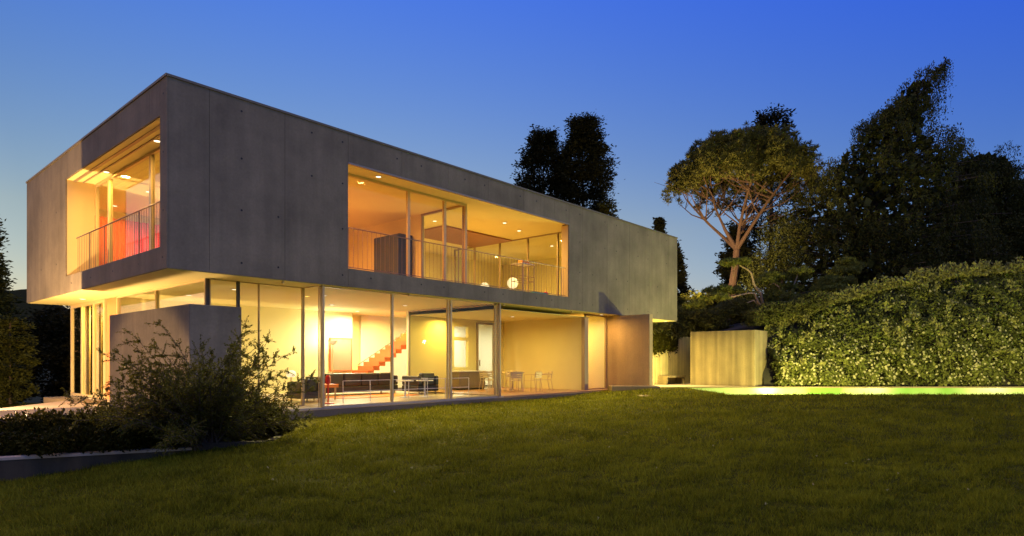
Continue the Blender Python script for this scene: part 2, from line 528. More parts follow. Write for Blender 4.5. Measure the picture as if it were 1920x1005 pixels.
# slab between the storeys: its underside is the soffit; its top the upper floor
sl = MB().box(.031, BX - .31, .31, BY - .31, ZS + .003, ZS + .40)
sl.build('upper_floor_slab', M['concrete_warm'], house)
MB().box(T + .01, BX - T - .01, T + .01, BY - T - .01, ZS + .404, WZ0 - .03).build('upper_floor', M['floor_pale'], house)
# soffit lining (pale) set 3 mm below the slab
MB().box(.034, BX - .034, .034, BY - .034, ZS - .012, ZS - .003).build('soffit', M['plaster'], house)
# upper ceiling
MB().box(T + .002, BX - T - .002, T + .002, BY - T - .002, WZ1 + .002, WZ1 + .05).build('ceiling', M['plaster'], house)
# reveals of the openings (slim lining)
rv = MB().box(WX0, WX1, .002, T, WZ0 - .028, WZ0 - .002)
rv.build('window_sill', M['alu'], house)
MB().box(WX0, WX1, -.012, .06, WZ1 - .05, WZ1 - .004).build('drip_edge', M['frame'], house)
MB().box(.002, T, LY0, LY1, WZ0 - .028, WZ0 - .002).build('window_sill', M['alu'], house)
# jamb block at the right end of the long opening
MB().box(WX1 - .02, WX1 + .01, .034, .33, WZ0, WZ1 - .06).build('window_jamb', M['ochre'], house)
MB().box(WX0 - .01, WX0 + .02, .034, .33, WZ0, WZ1 - .06).build('window_jamb', M['ochre'], house)
MB().box(WX0 + .02, WX1 - .02, .064, .33, WZ1 - .012, WZ1 - .003).build('window_head', M['plaster'], house)
MB().box(.034, .33, LY0 + .02, LY1 - .02, WZ1 - .012, WZ1 - .003).build('window_head', M['plaster'], house)


# ---- base slab
fl = MB().box(.45, 17.4, 0, 1.0, -.35, 0).box(.45, 17.4, 1.0, BY, -.35, 0)
MB().box(.45, 17.4, 0, BY, -.40, 0).build('terrace_slab', M['slab'], house)
MB().box(1.1, 10.4, .12, BY - .3, .004, FLZ - .002).build('floor', M['floor_pale'], house)
MB().box(10.4, 17.4, .12, 4.8, .004, FLZ - .004).build('floor', M['floor_wood'], house)

# ---- windows
def window(axis, pos, a0, a1, z0, z1, mull, fmat, fw=.05, fd=.08, pane=True, rails=()):
    """axis 'x': runs along x at y=pos; axis 'y': runs along y at x=pos"""
    f = MB()
    def bx(m, s0, s1, zz0, zz1, d=fd):
        if axis == 'x': m.box(s0, s1, pos - d / 2, pos + d / 2, zz0, zz1)
        else: m.box(pos - d / 2, pos + d / 2, s0, s1, zz0, zz1)
    bx(f, a0, a1, z0, z0 + fw * .7); bx(f, a0, a1, z1 - fw, z1)
    bx(f, a0, a0 + fw, z0 + fw * .7, z1 - fw); bx(f, a1 - fw, a1, z0 + fw * .7, z1 - fw)
    w = f.build('window', fmat, house)
    cuts = [a0 + fw]
    for s, wd in mull:
        mm = MB(); bx(mm, s - wd / 2, s + wd / 2, z0 + fw * .7, z1 - fw, fd * 1.05)
        mm.build('mullion', fmat, w)
        cuts += [s - wd / 2, s + wd / 2]
    cuts.append(a1 - fw)
    if pane:
        for c0, c1 in zip(cuts[::2], cuts[1::2]):
            g = MB()
            if axis == 'x': g.box(c0, c1, pos - .006, pos + .006, z0 + fw * .7, z1 - fw)
            else: g.box(pos - .006, pos + .006, c0, c1, z0 + fw * .7, z1 - fw)
            g.build('pane', M['glass'], w)
    return w
GZ = ZS - .015
# ground floor
wf = window('x', 1.0, 1.27, 3.62, FLZ, GZ, [(2.45, .012)], M['alu'], .02)
MB().box(1.89, 1.96, .94, .995, FLZ, GZ).build('column', M['dark_frame'], house)
MB().box(1.17, 1.25, .93, .994, FLZ, GZ).build('column', M['dark_frame'], house)
window('y', 1.22, 1.0, 7.0, FLZ, GZ, [(4.0, .05)], M['alu'], .05)
window('y', 1.22, 8.1, BY - .1, FLZ, GZ, [(9.2, .10), (10.4, .08)], M['alu'], .10)
window('y', 3.64, .25, .97, FLZ, GZ, [], M['alu'], .015, .03)
window('x', .2, 3.66, 10.16, FLZ, GZ, [(5.87, .055), (7.95, .025), (8.08, .055)], M['alu'], .035, .07)
window('y', 10.2, .3, 4.75, FLZ, GZ, [(2.5, .06)], M['frame'], .05)
window('x', .62, 15.8, 17.35, FLZ, GZ, [], M['frame'], .06)
# upper floor, long side
window('x', .85, 4.33, 9.38, WZ0, WZ1, [(6.97, .09), (8.42, .09)], M['alu'], .07)
window('y', 9.34, .9, 3.0, WZ0, WZ1, [], M['frame'], .06)
window('y', 14.9, .35, 7.2, WZ0, WZ1, [(1.29, .05), (2.83, .05), (4.4, .05), (5.91, .06)], M['frame'], .04)
# end window
window('y', .75, LY0 + .02, LY1 - .02, WZ0, WZ1, [(3.0, .14), (6.08, .14)], M['alu'], .07)
MB().box(.17, .25, LY0, LY1, WZ1 - .028, WZ1 - .001).build('blind_track', M['frame'], house)
MB().box(.40, .44, LY0, LY1, WZ1 - .02, WZ1 - .001).build('blind_track', M['frame'], house)

# ---- railings in the openings
def railing(axis, pos, a0, a1, z0, z1, step, posts):
    r = MB()
    if axis == 'x':
        r.tube([(a0, pos, z1), (a1, pos, z1)], .016, 6); r.tube([(a0, pos, z0), (a1, pos, z0)], .011, 6)
    else:
        r.tube([(pos, a0, z1), (pos, a1, z1)], .016, 6); r.tube([(pos, a0, z0), (pos, a1, z0)], .011, 6)
    ro = r.build('railing', M['steel'], house)
    me = None
    for s in np.arange(a0 + step / 2, a1, step):
        big = any(abs(s - p) < step / 2 for p in posts)
        rr = .017 if big else .006
        q = MB().tube([(0, 0, z0 - (.06 if big else 0)), (0, 0, z1)], rr, 5)
        if big or me is None:
            o = q.build('baluster', M['steel'], ro, origin=(0, 0, 0))
            if not big: me = o.data
        else:
            o = bpy.data.objects.new('baluster', me); COL.objects.link(o); o.parent = ro
        o.location = (s, pos, 0) if axis == 'x' else (pos, s, 0)
railing('x', .12, WX0 + .02, WX1 - .06, WZ0 + .05, WZ0 + 1.07, .145, (8.3, 11.4, 13.6))
railing('y', .13, LY0 + .02, 6.75, WZ0 + .05, WZ0 + 1.02, .15, (1.9, 4.4, 5.6))

# ---- interior walls and ceilings (parts of the house)
def wall(x0, x1, y0, y1, z0, z1, mat='plaster', name='interior_wall'):
    return MB().box(x0, x1, y0, y1, z0, z1).build(name, M[mat], house)
GC = ZS - .013
wall(1.3, 9.4, 7.2, 7.35, FLZ, GC)                        # back wall of the living room, left of the stair
wall(9.4, 16.9, 8.0, 8.15, FLZ, GC)
wall(9.3, 9.4, 7.35, 8.0, FLZ, GC)
wall(2.2, 2.35, 7.35, BY - .35, FLZ, GC)
wall(1.24, 1.30, 7.05, 8.05, FLZ, GC, 'orange_board')
# loggia
lw = MB().box(10.26, 12.6, 4.8, 4.95, FLZ, GC).box(12.6, 13.4, 4.8, 4.95, FLZ, .95).box(12.6, 13.4, 4.8, 4.95, 2.05, 2.18)
lw.box(12.6, 13.4, 4.8, 4.95, 2.62, GC).box(13.4, 13.86, 4.8, 4.95, FLZ, GC).box(13.86, 15.0, 4.8, 4.95, 2.84, GC).box(15.0, 15.6, 4.8, 4.95, FLZ, GC)
lw.build('interior_wall', M['plaster'], house)
wall(15.6, 15.75, .6, 4.95, FLZ, 2.92, 'plaster')
wall(10.3, 15.75, .31, 4.78, 2.92, 2.935, 'plaster', 'ceiling')
wall(15.5, 15.75, .42, .58, FLZ, 2.92, 'frame', 'column')
wall(3.64, 3.695, .09, .145, FLZ, GC, 'alu', 'column')
wall(10.13, 10.18, .05, .145, FLZ, GC, 'frame', 'column')
wall(15.8, 17.4, 4.0, 4.15, FLZ, GC, 'plaster_white')
wall(10.3, 16.9, 7.9, 7.95, FLZ, GC, 'plaster_white')
wall(16.9, 17.0, 4.95, 8.0, FLZ, GC, 'plaster_white')
wall(17.4, 17.44, .7, 4.0, FLZ, GC, 'plaster_white')
# upper floor
wall(9.36, 9.50, 3.05, 7.6, WZ0, WZ1, 'plaster')
wall(4.2, 9.36, 7.6, 7.75, WZ0, WZ1, 'plaster')
wall(4.17, 4.31, .9, 7.75, WZ0, WZ1, 'plaster')
wall(9.5, 19.9, 8.6, 8.75, WZ0, WZ1, 'plaster')
wall(19.8, 19.95, .35, 8.6, WZ0, WZ1, 'plaster')
wall(11.0, 14.85, 3.64, 5.9, WZ1 - .06, WZ1 - .002, 'panel_brown', 'ceiling_panel')
wall(.80, 6.2, 10.6, 10.75, WZ0, WZ1, 'plaster')
wall(4.17, 4.31, 7.75, 10.6, WZ0, WZ1, 'plaster')
wall(.034, .70, LY1 - .015, LY1 + .15, WZ0, WZ1, 'ochre', 'window_jamb')
wall(.034, .70, LY0 - .04, LY0 + .015, WZ0, WZ1, 'ochre', 'window_jamb')

# door and pass-through window in the back of the loggia
d_ = MB().box(13.87, 13.97, 4.76, 4.84, FLZ, 2.83).box(14.90, 14.99, 4.76, 4.84, FLZ, 2.83).box(13.97, 14.90, 4.76, 4.84, 2.75, 2.83)
door = d_.build('door_frame', M['frame'], house)
MB().box(13.975, 14.895, 4.795, 4.807, FLZ, 2.745).build('pane', M['glass'], door)
MB().box(13.99, 14.02, 4.70, 4.76, 1.0, 1.25).build('handle', M['steel'], door)

# ------------------------------------------------------------------ lamps (each fixture carries its own light)
def ceiling_lamp(loc, power, col, label, size=.18, lens='lamp', down=True, spread=170, group=None):
    t = thing('ceiling_light', label, 'ceiling light', loc, group)
    MB().lathe([(.09, 0), (.095, -.012), (.075, -.018), (.07, -.012)], loc, 14).build('trim_ring', M['white'], t)
    MB().lathe([(.068, -.010), (.066, -.014)], loc, 14).build('lens', M[lens], t)
    d = bpy.data.lights.new('lamp', 'AREA'); d.shape = 'DISK'; d.size = size; d.energy = power * LP; d.color = col
    d.spread = rad(spread)
    o = bpy.data.objects.new('lamp', d); COL.objects.link(o); o.parent = t; o.location = (0, 0, -.035)
    return t

def added_globe_lamp(loc, h, power, col, label, r=.12):
    t = thing('added_floor_lamp', label, 'added floor lamp', loc)
    MB().lathe([(.13, 0), (.13, .015), (.015, .03), (.012, h)], loc, 14).build('stand', M['steel'], t)
    prof = [(r * math.sin(a), h + r - r * math.cos(a)) for a in np.linspace(.15, math.pi - .02, 9)]
    MB().lathe(prof, loc, 14).build('lamp_shade', M['lamp_white'], t, smooth=True)
    d = bpy.data.lights.new('lamp', 'POINT'); d.shadow_soft_size = r * 1.05; d.energy = power; d.color = col
    o = bpy.data.objects.new('lamp', d); COL.objects.link(o); o.parent = t; o.location = (0, 0, h + r)
    return t

YEL = (1, .63, .12); ORA = (1, .37, .08); WHT = (1, .90, .62); WARM = (1, .56, .13)
LP = 2.6
GL = GC
G1 = 'ceiling lights of the living room'
for (x, y, p, c, lb) in [
    (2.6, 2.6, 14, YEL, 'round ceiling light behind the corner glass of the living room'),
    (2.4, 5.0, 13, YEL, 'round ceiling light behind the strip window over the low block'),
    (5.0, 2.2, 20, YEL, 'round ceiling light above the front of the living room beside the column'),
    (9.0, 6.3, 80, WHT, 'brightest round ceiling light in front of the framed picture'),
    (6.8, 4.6, 30, WHT, 'bright round ceiling light at the back wall left of the picture'),
    (8.6, 3.0, 30, YEL, 'round ceiling light above the low side tables'),
    (10.9, 6.6, 40, YEL, 'round ceiling light over the red stair')]:
    ceiling_lamp((x, y, GL), p, c, lb, group=G1)
ceiling_lamp((14.6, 6.8, GL), 75, WHT, 'round ceiling light in the bright room behind the terrace door', group=G1)
ceiling_lamp((11.8, 4.25, 2.918), 30, YEL, 'round ceiling light close to the back wall of the terrace')
ceiling_lamp((13.2, 2.2, 2.918), 30, (1, .68, .16), 'round ceiling light over the dining chairs on the terrace')
ceiling_lamp((16.5, .3, GL), 18, (1, .58, .18), 'round soffit light before the orange lit garden wall')
ceiling_lamp((19.8, .6, GL), 150, (1, .80, .2), 'round soffit light left of two under the far end of the house')
ceiling_lamp((22.2, .42, GL), 190, (1, .80, .2), 'round soffit light right of two under the far end of the house')
ceiling_lamp((16.6, 2.4, GL), 34, YEL, 'round ceiling light in the narrow glazed room beside the garden wall')
ceiling_lamp((.75, 8.6, GL), 12, YEL, 'round soffit light outside the end glazing over the forecourt')
ceiling_lamp((1.7, 9.9, GL), 55, YEL, 'round ceiling light behind the tall cream curtains at the house end')
U = WZ1 - .002
AMB = (1, .60, .13)
G2 = 'ceiling lights of the upper floor'
for (x, y, p, c, lb) in [
    (6.0, 4.2, 100, ORA, 'round ceiling light in the orange bedroom of the upper floor'),
    (10.3, 3.4, 26, WARM, 'round ceiling light just right of the glazed upper corner post'),
    (12.2, 1.7, 45, AMB, 'round ceiling light over the middle of the upper balcony'),
    (13.6, 2.2, 45, AMB, 'round ceiling light nearest the right end of the upper balcony'),
    (12.3, 7.0, 55, AMB, 'round ceiling light behind the brown ceiling panel upstairs'),
    (17.0, 3.2, 70, AMB, 'round ceiling light in the upper room beyond the balcony glass'),
    (2.2, 4.0, 45, WARM, 'round ceiling light close behind the end window'),
    (.52, 2.0, 20, WARM, 'round ceiling light in the outer reveal at the near side of the end window'),
    (.52, 5.6, 26, WARM, 'round ceiling light in the outer reveal at the far side of the end window'),
    (5.6, .45, 16, ORA, 'round ceiling light in the reveal over the left part of the long window'),
    (2.0, 6.9, 40, WARM, 'round ceiling light above the middle of the red curtained room'),
    (3.1, 8.8, 26, ORA, 'round ceiling light closest to the red and magenta curtains'),
    (1.9, 9.6, 14, ORA, 'round ceiling light at the far left of the red curtained room')]:
    ceiling_lamp((x, y, U), p, c, lb, group=G2)
added_globe_lamp((17.0, 7.3, WZ0), 1.0, 60, WHT, 'added glowing globe lamp for the left bright glow behind the balcony glass', .22)  # both globes are added in place of blown-out glow on the room's wall
added_globe_lamp((17.0, 5.5, WZ0), 1.0, 70, WHT, 'added larger glowing globe lamp for the bright glow left of the metal stand', .26)

# uplighter added behind the sofa to whiten the ceiling and back wall
t = thing('uplighter', 'tall added uplighter behind the sofa throwing white light on the ceiling', 'added floor lamp', (8.0, 6.4, FLZ))
MB().lathe([(.15, 0), (.15, .02), (.02, .04), (.016, 1.74)], (8.0, 6.4, FLZ), 14).build('stand', M['alu'], t)
MB().lathe([(.03, 1.741), (.12, 1.80), (.17, 1.90), (.16, 1.90), (.11, 1.815), (.02, 1.77)], (8.0, 6.4, FLZ), 16).build('lamp_shade', M['white'], t)
d = bpy.data.lights.new('lamp', 'POINT'); d.energy = 75; d.color = (1, .93, .74); d.shadow_soft_size = .06
o = bpy.data.objects.new('lamp', d); COL.objects.link(o); o.parent = t; o.location = (0, 0, 1.98)

def flood(loc, aim, power, col, label, size=.12, cone=150, blend=.4, shield=None, kind='SPOT'):
    t = thing('floodlight', label, 'floodlight', loc)
    MB().box(loc[0] - .12, loc[0] + .12, loc[1] - .12, loc[1] + .12, loc[2] - .30, loc[2] - .10).build('housing', M['cable'], t, bevel=.01)
    MB().lathe([(.10, -.097), (.10, -.085), (.07, -.075)], loc, 14).build('lens', M['lamp'], t)
    if shield is not None:
        for sh in shield: MB().box(*sh).build('light_blocker', M['cable'], t)  # unseen plates, added only to cut a straight edge into the light
    d = bpy.data.lights.new('lamp', kind); d.energy = power; d.color = col; d.shadow_soft_size = size
    if kind == 'SPOT': d.spot_size = rad(cone); d.spot_blend = blend
    o = bpy.data.objects.new('lamp', d); COL.objects.link(o); o.parent = t
    o.rotation_euler = (Vector(aim) - Vector(loc)).to_track_quat('-Z', 'Y').to_euler()
    return t

# added out-of-view flood brightening the far house end; added plates cut its edge
flood((-3.2, 5.95, .35), (0, 10, 4.5), 4000, (1, .62, .27), 'added black ground floodlight with unseen blocking plates lighting the end of the house', size=.03, kind='POINT',
      shield=((-2.37, -2.34, 4.2, 5.905, .0, .85), (-2.37, -2.34, 4.2, 5.905, .975, 2.6)))
flood((-5.5, 1.5, .32), (.45, 2.3, -.75), 1300, (1, .62, .27), 'added low black floodlight out of view brightening the concrete block', size=.08, cone=66, blend=.25)  # added lamp outside the view, only to warm the block's side face
# warm garden flood near the rear corner of the house on the umbrella pine
px, py = W(11.0, 39)
flood((px, py, 5.0), (*W(16.5, 46), 14), 8500, (1, .74, .32), 'black floodlight on the bank aimed up at the umbrella pine', size=.15, cone=95)

# flood on the bank that picks out the lower curtains of the beech
px, py = W(13.2, 36.5)
flood((px, py, 4.4), (*W(21, 41), 8), 3000, (1, .86, .34), 'black floodlight on the bank aimed at the weeping beech', size=.15, cone=120)
flood((19.5, 1.2, .35), (26, 4.5, 4.6), 330, (1, .82, .3), 'added black ground floodlight hidden behind the garden wall brightening the planted bank', size=.12, cone=150)  # added lamp, kept out of sight, to brighten the trailing plants
px, py = W(11.0, 32.8)
flood((px, py, 1.2), (*W(12.8, 34.5), 5.4), 420, (1, .9, .42), 'added black floodlight hidden behind the board marked wall brightening the cloud pines', size=.12, cone=150)  # added lamp, hidden by the wall, to lift the dim needle pads
# small spots added along the overhang's lower edge to brighten the lawn
for i, (x, lb) in enumerate([(2.6, 'small added edge spot under the overhang near the house corner'), (6.4, 'small added edge spot under the overhang above the framed picture side'),
                             (10.4, 'small added edge spot under the overhang before the sliding door post'), (14.2, 'small added edge spot under the overhang above the terrace chairs')]):
    t = thing('added_edge_spot', lb, 'added spotlight', (x, .12, ZS - .02), 'added edge spots under the overhang')
    MB().lathe([(.03, -.06), (.035, -.05), (.035, 0)], (x, .12, ZS - .013), 10).build('housing', M['alu'], t)
    d = bpy.data.lights.new('lamp', 'SPOT'); d.energy = 1500; d.color = (1, .86, .28); d.shadow_soft_size = .03; d.spot_size = rad(110); d.spot_blend = 1
    o = bpy.data.objects.new('lamp', d); COL.objects.link(o); o.parent = t; o.location = (0, -.02, -.10)
    o.rotation_euler = (rad(-48), 0, 0)

# ------------------------------------------------------------------ free-standing concrete
def simple(name, label, cat, mb, mat, base, bevel=.01, group=None):
    o = mb.build(name, M[mat], None, origin=base, bevel=bevel)
    return tag(o, label, cat, group)
simple('concrete_block', 'low solid concrete block under the overhanging corner behind the bush', 'wall',
       MB().prism([(.45, .02), (1.56, .02), (1.56, .88), (1.14, .88), (1.14, 5.1), (.45, 5.1)], -.4, 2.40), 'concrete', (.8, 2.5, -.4))
for (x, y, z) in ((.449, 3.2, 1.75), (.449, 3.9, 1.72), (.449, 2.5, 1.8), (.449, 3.9, .65)):
    pass
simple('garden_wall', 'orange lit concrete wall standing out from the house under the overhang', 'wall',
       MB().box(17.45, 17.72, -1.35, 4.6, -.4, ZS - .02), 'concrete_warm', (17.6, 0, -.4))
wx, wy = W(11.6, 30.0)
simple('garden_wall', 'yellow board marked concrete wall end in front of the hedge', 'wall',
       MB().box(25.27, 27.0, -2.66, .62, -.4, 2.70), 'board', (26.1, -1, -.4))
simple('retaining_wall', 'stained concrete wall at the back under trailing plants', 'wall',
       MB().box(18.2, 30.0, 2.05, 2.3, -.5, 2.55), 'board_pale', (24, 2.1, -.5), 0)
bn = thing('concrete_bench', 'small concrete bench shelf against the back wall beside the board marked wall', 'bench', (25.6, 1.75, 0))
MB().box(24.5, 26.6, 1.5, 2.04, .34, .44).build('seat', M['board'], bn)
MB().box(24.5, 24.62, 1.55, 2.03, -.1, .338).build('leg', M['board'], bn)
MB().box(26.48, 26.6, 1.55, 2.03, -.1, .338).build('leg', M['board'], bn)

# pool terrace at the house end, and the pool
dk = MB().prism([W(3.86, 24.25), W(5.72, 24.25), W(5.72, 25.3), W(3.86, 25.3)], -.35, .225)
tag(dk.build('pool_terrace', M['slab'], None, origin=(*W(5.5, 24.6), -.35), bevel=.01), kind='structure')
tag(MB().prism([W(5.2, 25.31), W(6.85, 25.31), W(6.85, 29.72), W(12.6, 29.72), W(12.6, 40), W(5.2, 40)], -.9, -.02).build('terrace_paving', M['paving']), kind='structure')
PX0, PX1 = 6.9, 34.0
pw = MB()
def crect(x0, x1, z0, z1): return [W(x0, z0), W(x1, z0), W(x1, z1), W(x0, z1)]
pw.prism(crect(PX0, PX1, 29.4, 29.7), -1.5, -.06)
pw.prism(crect(PX0, PX1, 20.0, 20.25), -1.5, -.02)
pw.prism(crect(PX1, PX1 + .3, 20.0, 29.7), -1.5, -.02)
tag(pw.build('pool_wall', M['mosaic']), kind='structure')
tag(MB().prism(crect(PX0, PX1, 29.38, 29.71), -.055, .0).build('pool_coping', M['slab']), kind='structure')
tag(MB().prism(crect(PX0, PX1, 20.25, 29.39), -1.45, -.36).build('pool_water', M['water']), kind='structure')

def pool_light(X, Z, power, label):
    x, y = W(X, Z)
    t = thing('pool_light', label, 'pool light', (x, y, -.34), 'lights along the pool')
    MB().lathe([(.16, 0), (.16, .03), (.10, .04)], (x, y, -.34), 12).build('housing', M['white'], t)
    MB().lathe([(.10, .041), (.09, .06), (.04, .07)], (x, y, -.34), 12).build('lens', M['pool_led'], t)
    d = bpy.data.lights.new('lamp', 'POINT'); d.energy = power; d.color = (1, .92, .26); d.shadow_soft_size = .10
    o = bpy.data.objects.new('lamp', d); COL.objects.link(o); o.parent = t; o.location = (0, 0, .22)
pool_light(13.2, 26.2, 2300, 'floating pool light at the house end of the pool')
pool_light(19.5, 25.0, 1300, 'floating pool light in the middle of the pool')
pool_light(26.0, 25.0, 1300, 'floating pool light at the far right of the pool')

# stepping stone in the lawn
sx, sy = W(4.75, 20.6)
ss = MB().box(sx - .55, sx + .55, sy - .35, sy + .35, -.12, .07).rot(rad(-48), (sx, sy))
simple('stepping_stone', 'flat concrete step lying in the grass before the pool terrace', 'stepping stone', ss, 'slab', (sx, sy, -.12))

# forecourt on the left
fc = MB().prism([(-16, -2.5), (-1.6, .2), (.44, 1.2), (.44, 9.15), (.58, 9.3), (-.4, 8.1), (-1.54, 6.71), (-6, 1.3), (-12, -4.6)], -.6, 0)
fc = MB().prism([(-9, -2.2), (-1.2, 2.2), (.44, 3.0), (.44, 9.15), (-1.54, 6.71), (-9.0, -1.9)], -.6, -.01)
tag(fc.build('forecourt', M['paving']), kind='structure')

# bed with its low wall
B0 = (-13.0, 7.75); B1 = (-5.72, 11.3)
d_ = (Vector(B1) - Vector(B0)).normalized(); nrm = Vector((-d_.y, d_.x))
def bed_pt(s, off):
    p = Vector(B1) - d_ * s + nrm * off
    return W(p.x, p.y)
bl = (Vector(B1) - Vector(B0)).length
bw = thing('bed_wall', 'low stained concrete wall holding the dark planting bed', 'wall', (*W(-8, 10.2), -1.6))
MB().prism([bed_pt(0, 0), bed_pt(bl, 0), bed_pt(bl, .16), bed_pt(0, .16)][::-1], -1.6, -.402).build('wall_body', M['bed_concrete'], bw)
MB().prism([bed_pt(0, -.012), bed_pt(bl, -.012), bed_pt(bl, .175), bed_pt(0, .175)][::-1], -.40, -.35).build('coping', M['paving'], bw, bevel=.006)
kb = MB()
kpts = [(-5.74, 11.25), (-4.55, 11.45), (-4.5, 12.3), (-5.4, 12.9)]
kb.prism([W(*kpts[0]), W(*kpts[1]), W(-4.53, 11.65), W(-5.74, 11.45)], -.6, -.27)
kb.prism([W(-4.55, 11.66), W(-4.40, 11.66), W(-4.75, 14.0), W(-4.9, 14.0)], -.6, -.26)
simple('bed_kerb', 'dark flat kerb at the lawn corner of the planting bed', 'kerb', kb, 'bed_concrete', (*W(-4.8, 11.5), -.6), .01)
tag(MB().prism([bed_pt(0, .17), bed_pt(bl, .17), W(-16, 12), W(-9.0, 17.5), W(-5.6, 14.1), W(-4.8, 13.8), W(-4.6, 11.7)][::-1], -1.5, -.42).build('planting_bed', M['soil']), kind='structure')

# ------------------------------------------------------------------ furniture on the ground floor
def sofa(x0, x1, y0, y1, label, back='y1', h=.74, arms=True):
    t = thing('sofa', label, 'sofa', ((x0 + x1) / 2, (y0 + y1) / 2, FLZ))
    z = FLZ
    MB().box(x0, x1, y0, y1, z + .10, z + .30).build('base', M['black'], t, bevel=.03)
    n = max(1, round((x1 - x0) / .85)) if back[0] == 'y' else 1
    yb0, yb1 = (y1 - .22, y1) if back == 'y1' else (y0, y0 + .22)
    ys0, ys1 = (y0, y1 - .22) if back == 'y1' else (y0 + .22, y1)
    for k in range(n):
        a, c = x0 + .18 + (x1 - x0 - .36) * k / n, x0 + .18 + (x1 - x0 - .36) * (k + 1) / n
        MB().box(a + .01, c - .01, ys0 + .02, ys1 - .005, z + .305, z + .46).build('seat_cushion', M['black'], t, bevel=.04)
        MB().box(a + .01, c - .01, yb0, yb1, z + .305, z + h).build('back_cushion', M['black'], t, bevel=.05)
    for a in (x0, x1 - .17):
        MB().box(a, a + .17, y0, y1, z + .305, z + h * .86).build('armrest', M['black'], t, bevel=.04)
    for a in (x0 + .08, x1 - .12):
        for c in (y0 + .06, y1 - .10):
            MB().box(a, a + .04, c, c + .04, z, z + .098).build('leg', M['alu'], t)
    return t
sofa(6.2, 9.35, 4.3, 5.25, 'long charcoal sofa with its back to the lawn below the framed picture', back='y0')
sofa(9.1, 10.05, 2.9, 3.8, 'square charcoal armchair behind the round side tables near the glass', back='y0')
sofa(4.15, 4.85, 2.0, 2.75, 'charcoal armchair at the left of the column beside the bush', back='y0', h=.66)
t = thing('coffee_table', 'low orange table beside the red stand in the living room', 'table', (5.2, 2.9, FLZ))
MB().box(4.9, 5.75, 2.6, 3.3, FLZ + .36, FLZ + .46).build('tabletop', M['orange'], t, bevel=.01)
for a in (4.95, 5.66):
    for c in (2.65, 3.21): MB().box(a, a + .04, c, c + .04, FLZ, FLZ + .359).build('leg', M['alu'], t)
t = thing('table_lamp', 'small white glowing table lamp behind the left charcoal armchair', 'lamp', (4.6, 3.3, FLZ))
MB().lathe([(.2, 0), (.2, .02), (.02, .04), (.02, .68)], (4.6, 3.3, FLZ), 12).build('stand', M['alu'], t)
MB().lathe([(.10, .68), (.14, .74), (.13, .82), (.06, .88)], (4.6, 3.3, FLZ), 12).build('lamp_shade', M['lamp_white'], t, smooth=True)
t = thing('red_stand', 'thin bright red stand on a round foot next to the column', 'stand', (4.5, 1.2, FLZ))
MB().lathe([(.17, 0), (.17, .02), (.03, .04)], (4.5, 1.2, FLZ), 14).build('foot', M['red'], t)
MB().lathe([(.022, .041), (.022, .52)], (4.5, 1.2, FLZ), 8).build('stem', M['red'], t)
MB().lathe([(.03, .521), (.075, .56), (.075, .73), (.04, .77)], (4.5, 1.2, FLZ), 12).build('holder', M['red'], t)
t = thing('rug', 'flat orange red rug on the living room floor before the sofa', 'rug', (7.6, 3.2, FLZ))
MB().box(6.0, 8.9, 2.6, 4.1, FLZ, FLZ + .012).build('pile', M['orange'], t)
pc = thing('picture', 'beige framed picture on the back wall above the sofa', 'picture', (8.94, 7.19, 1.0))
MB().box(8.40, 9.30, 7.14, 7.19, .85, 2.05).build('canvas', M['picture'], pc)
fr = MB().box(8.36, 9.34, 7.13, 7.195, .81, .85).box(8.36, 9.34, 7.13, 7.195, 2.05, 2.09).box(8.36, 8.40, 7.13, 7.195, .85, 2.05).box(9.30, 9.34, 7.13, 7.195, .85, 2.05)
fr.build('frame', M['tread'], pc)

def side_table(x, y, label):
    t = thing('side_table', label, 'side table', (x, y, FLZ), 'pedestal side tables')
    MB().lathe([(.20, 0), (.20, .01), (.03, .03), (.022, .50)], (x, y, FLZ), 16).build('pedestal', M['white'], t, smooth=False)
    MB().lathe([(.05, .501), (.28, .512), (.28, .53), (.27, .535)], (x, y, FLZ), 20).build('tabletop', M['white'], t)
side_table(7.75, 1.95, 'left and lower of the two round pedestal side tables')
side_table(8.35, 1.7, 'right hand round pedestal side table with a bowl')
MB_ = MB().lathe([(.04, 0), (.10, .05), (.11, .07), (.09, .06), (.03, .015)], (8.35, 1.7, FLZ + .536), 14)
tag(MB_.build('bowl', M['white'], None, origin=(8.35, 1.7, FLZ + .536)), 'small white bowl on the right round side table', 'bowl')

# steel balustrade behind the glass
t = thing('low_balustrade', 'low steel balustrade with two thin rails in front of the sofa', 'railing', (6.3, 1.2, FLZ))
pts = [(5.0, 1.25), (5.87, 1.2), (6.55, 1.15), (7.2, 1.1), (7.9, 1.05), (8.6, 1.0), (9.6, .95)]
for zz in (.60, .30):
    MB().tube([(a, c, FLZ + zz) for a, c in pts], .010, 6).build('rail', M['white'], t)
for a, c in pts: MB().tube([(a, c, FLZ), (a, c, FLZ + .60)], .012, 6).build('post', M['white'], t)

# stair
t = thing('staircase', 'open stair with red treads climbing to the right', 'staircase', (9.4, 6.3, FLZ))
nst = 14
for k in range(nst):
    x = 8.9 + .265 * k; z = FLZ + .165 * (k + 1) + .3
    if z > GC - .1: break
    MB().box(x, x + .30, 5.9, 6.9, z, z + .17).build('tread', M['tread'], t)
MB().tube([(8.75, 6.95, FLZ + .02), (12.9, 6.95, 2.85)], .05, 6).build('stringer', M['white'], t)
MB().tube([(8.75, 5.93, FLZ + 1.0), (12.2, 5.93, 3.0)], .015, 6).build('handrail', M['steel'], t)

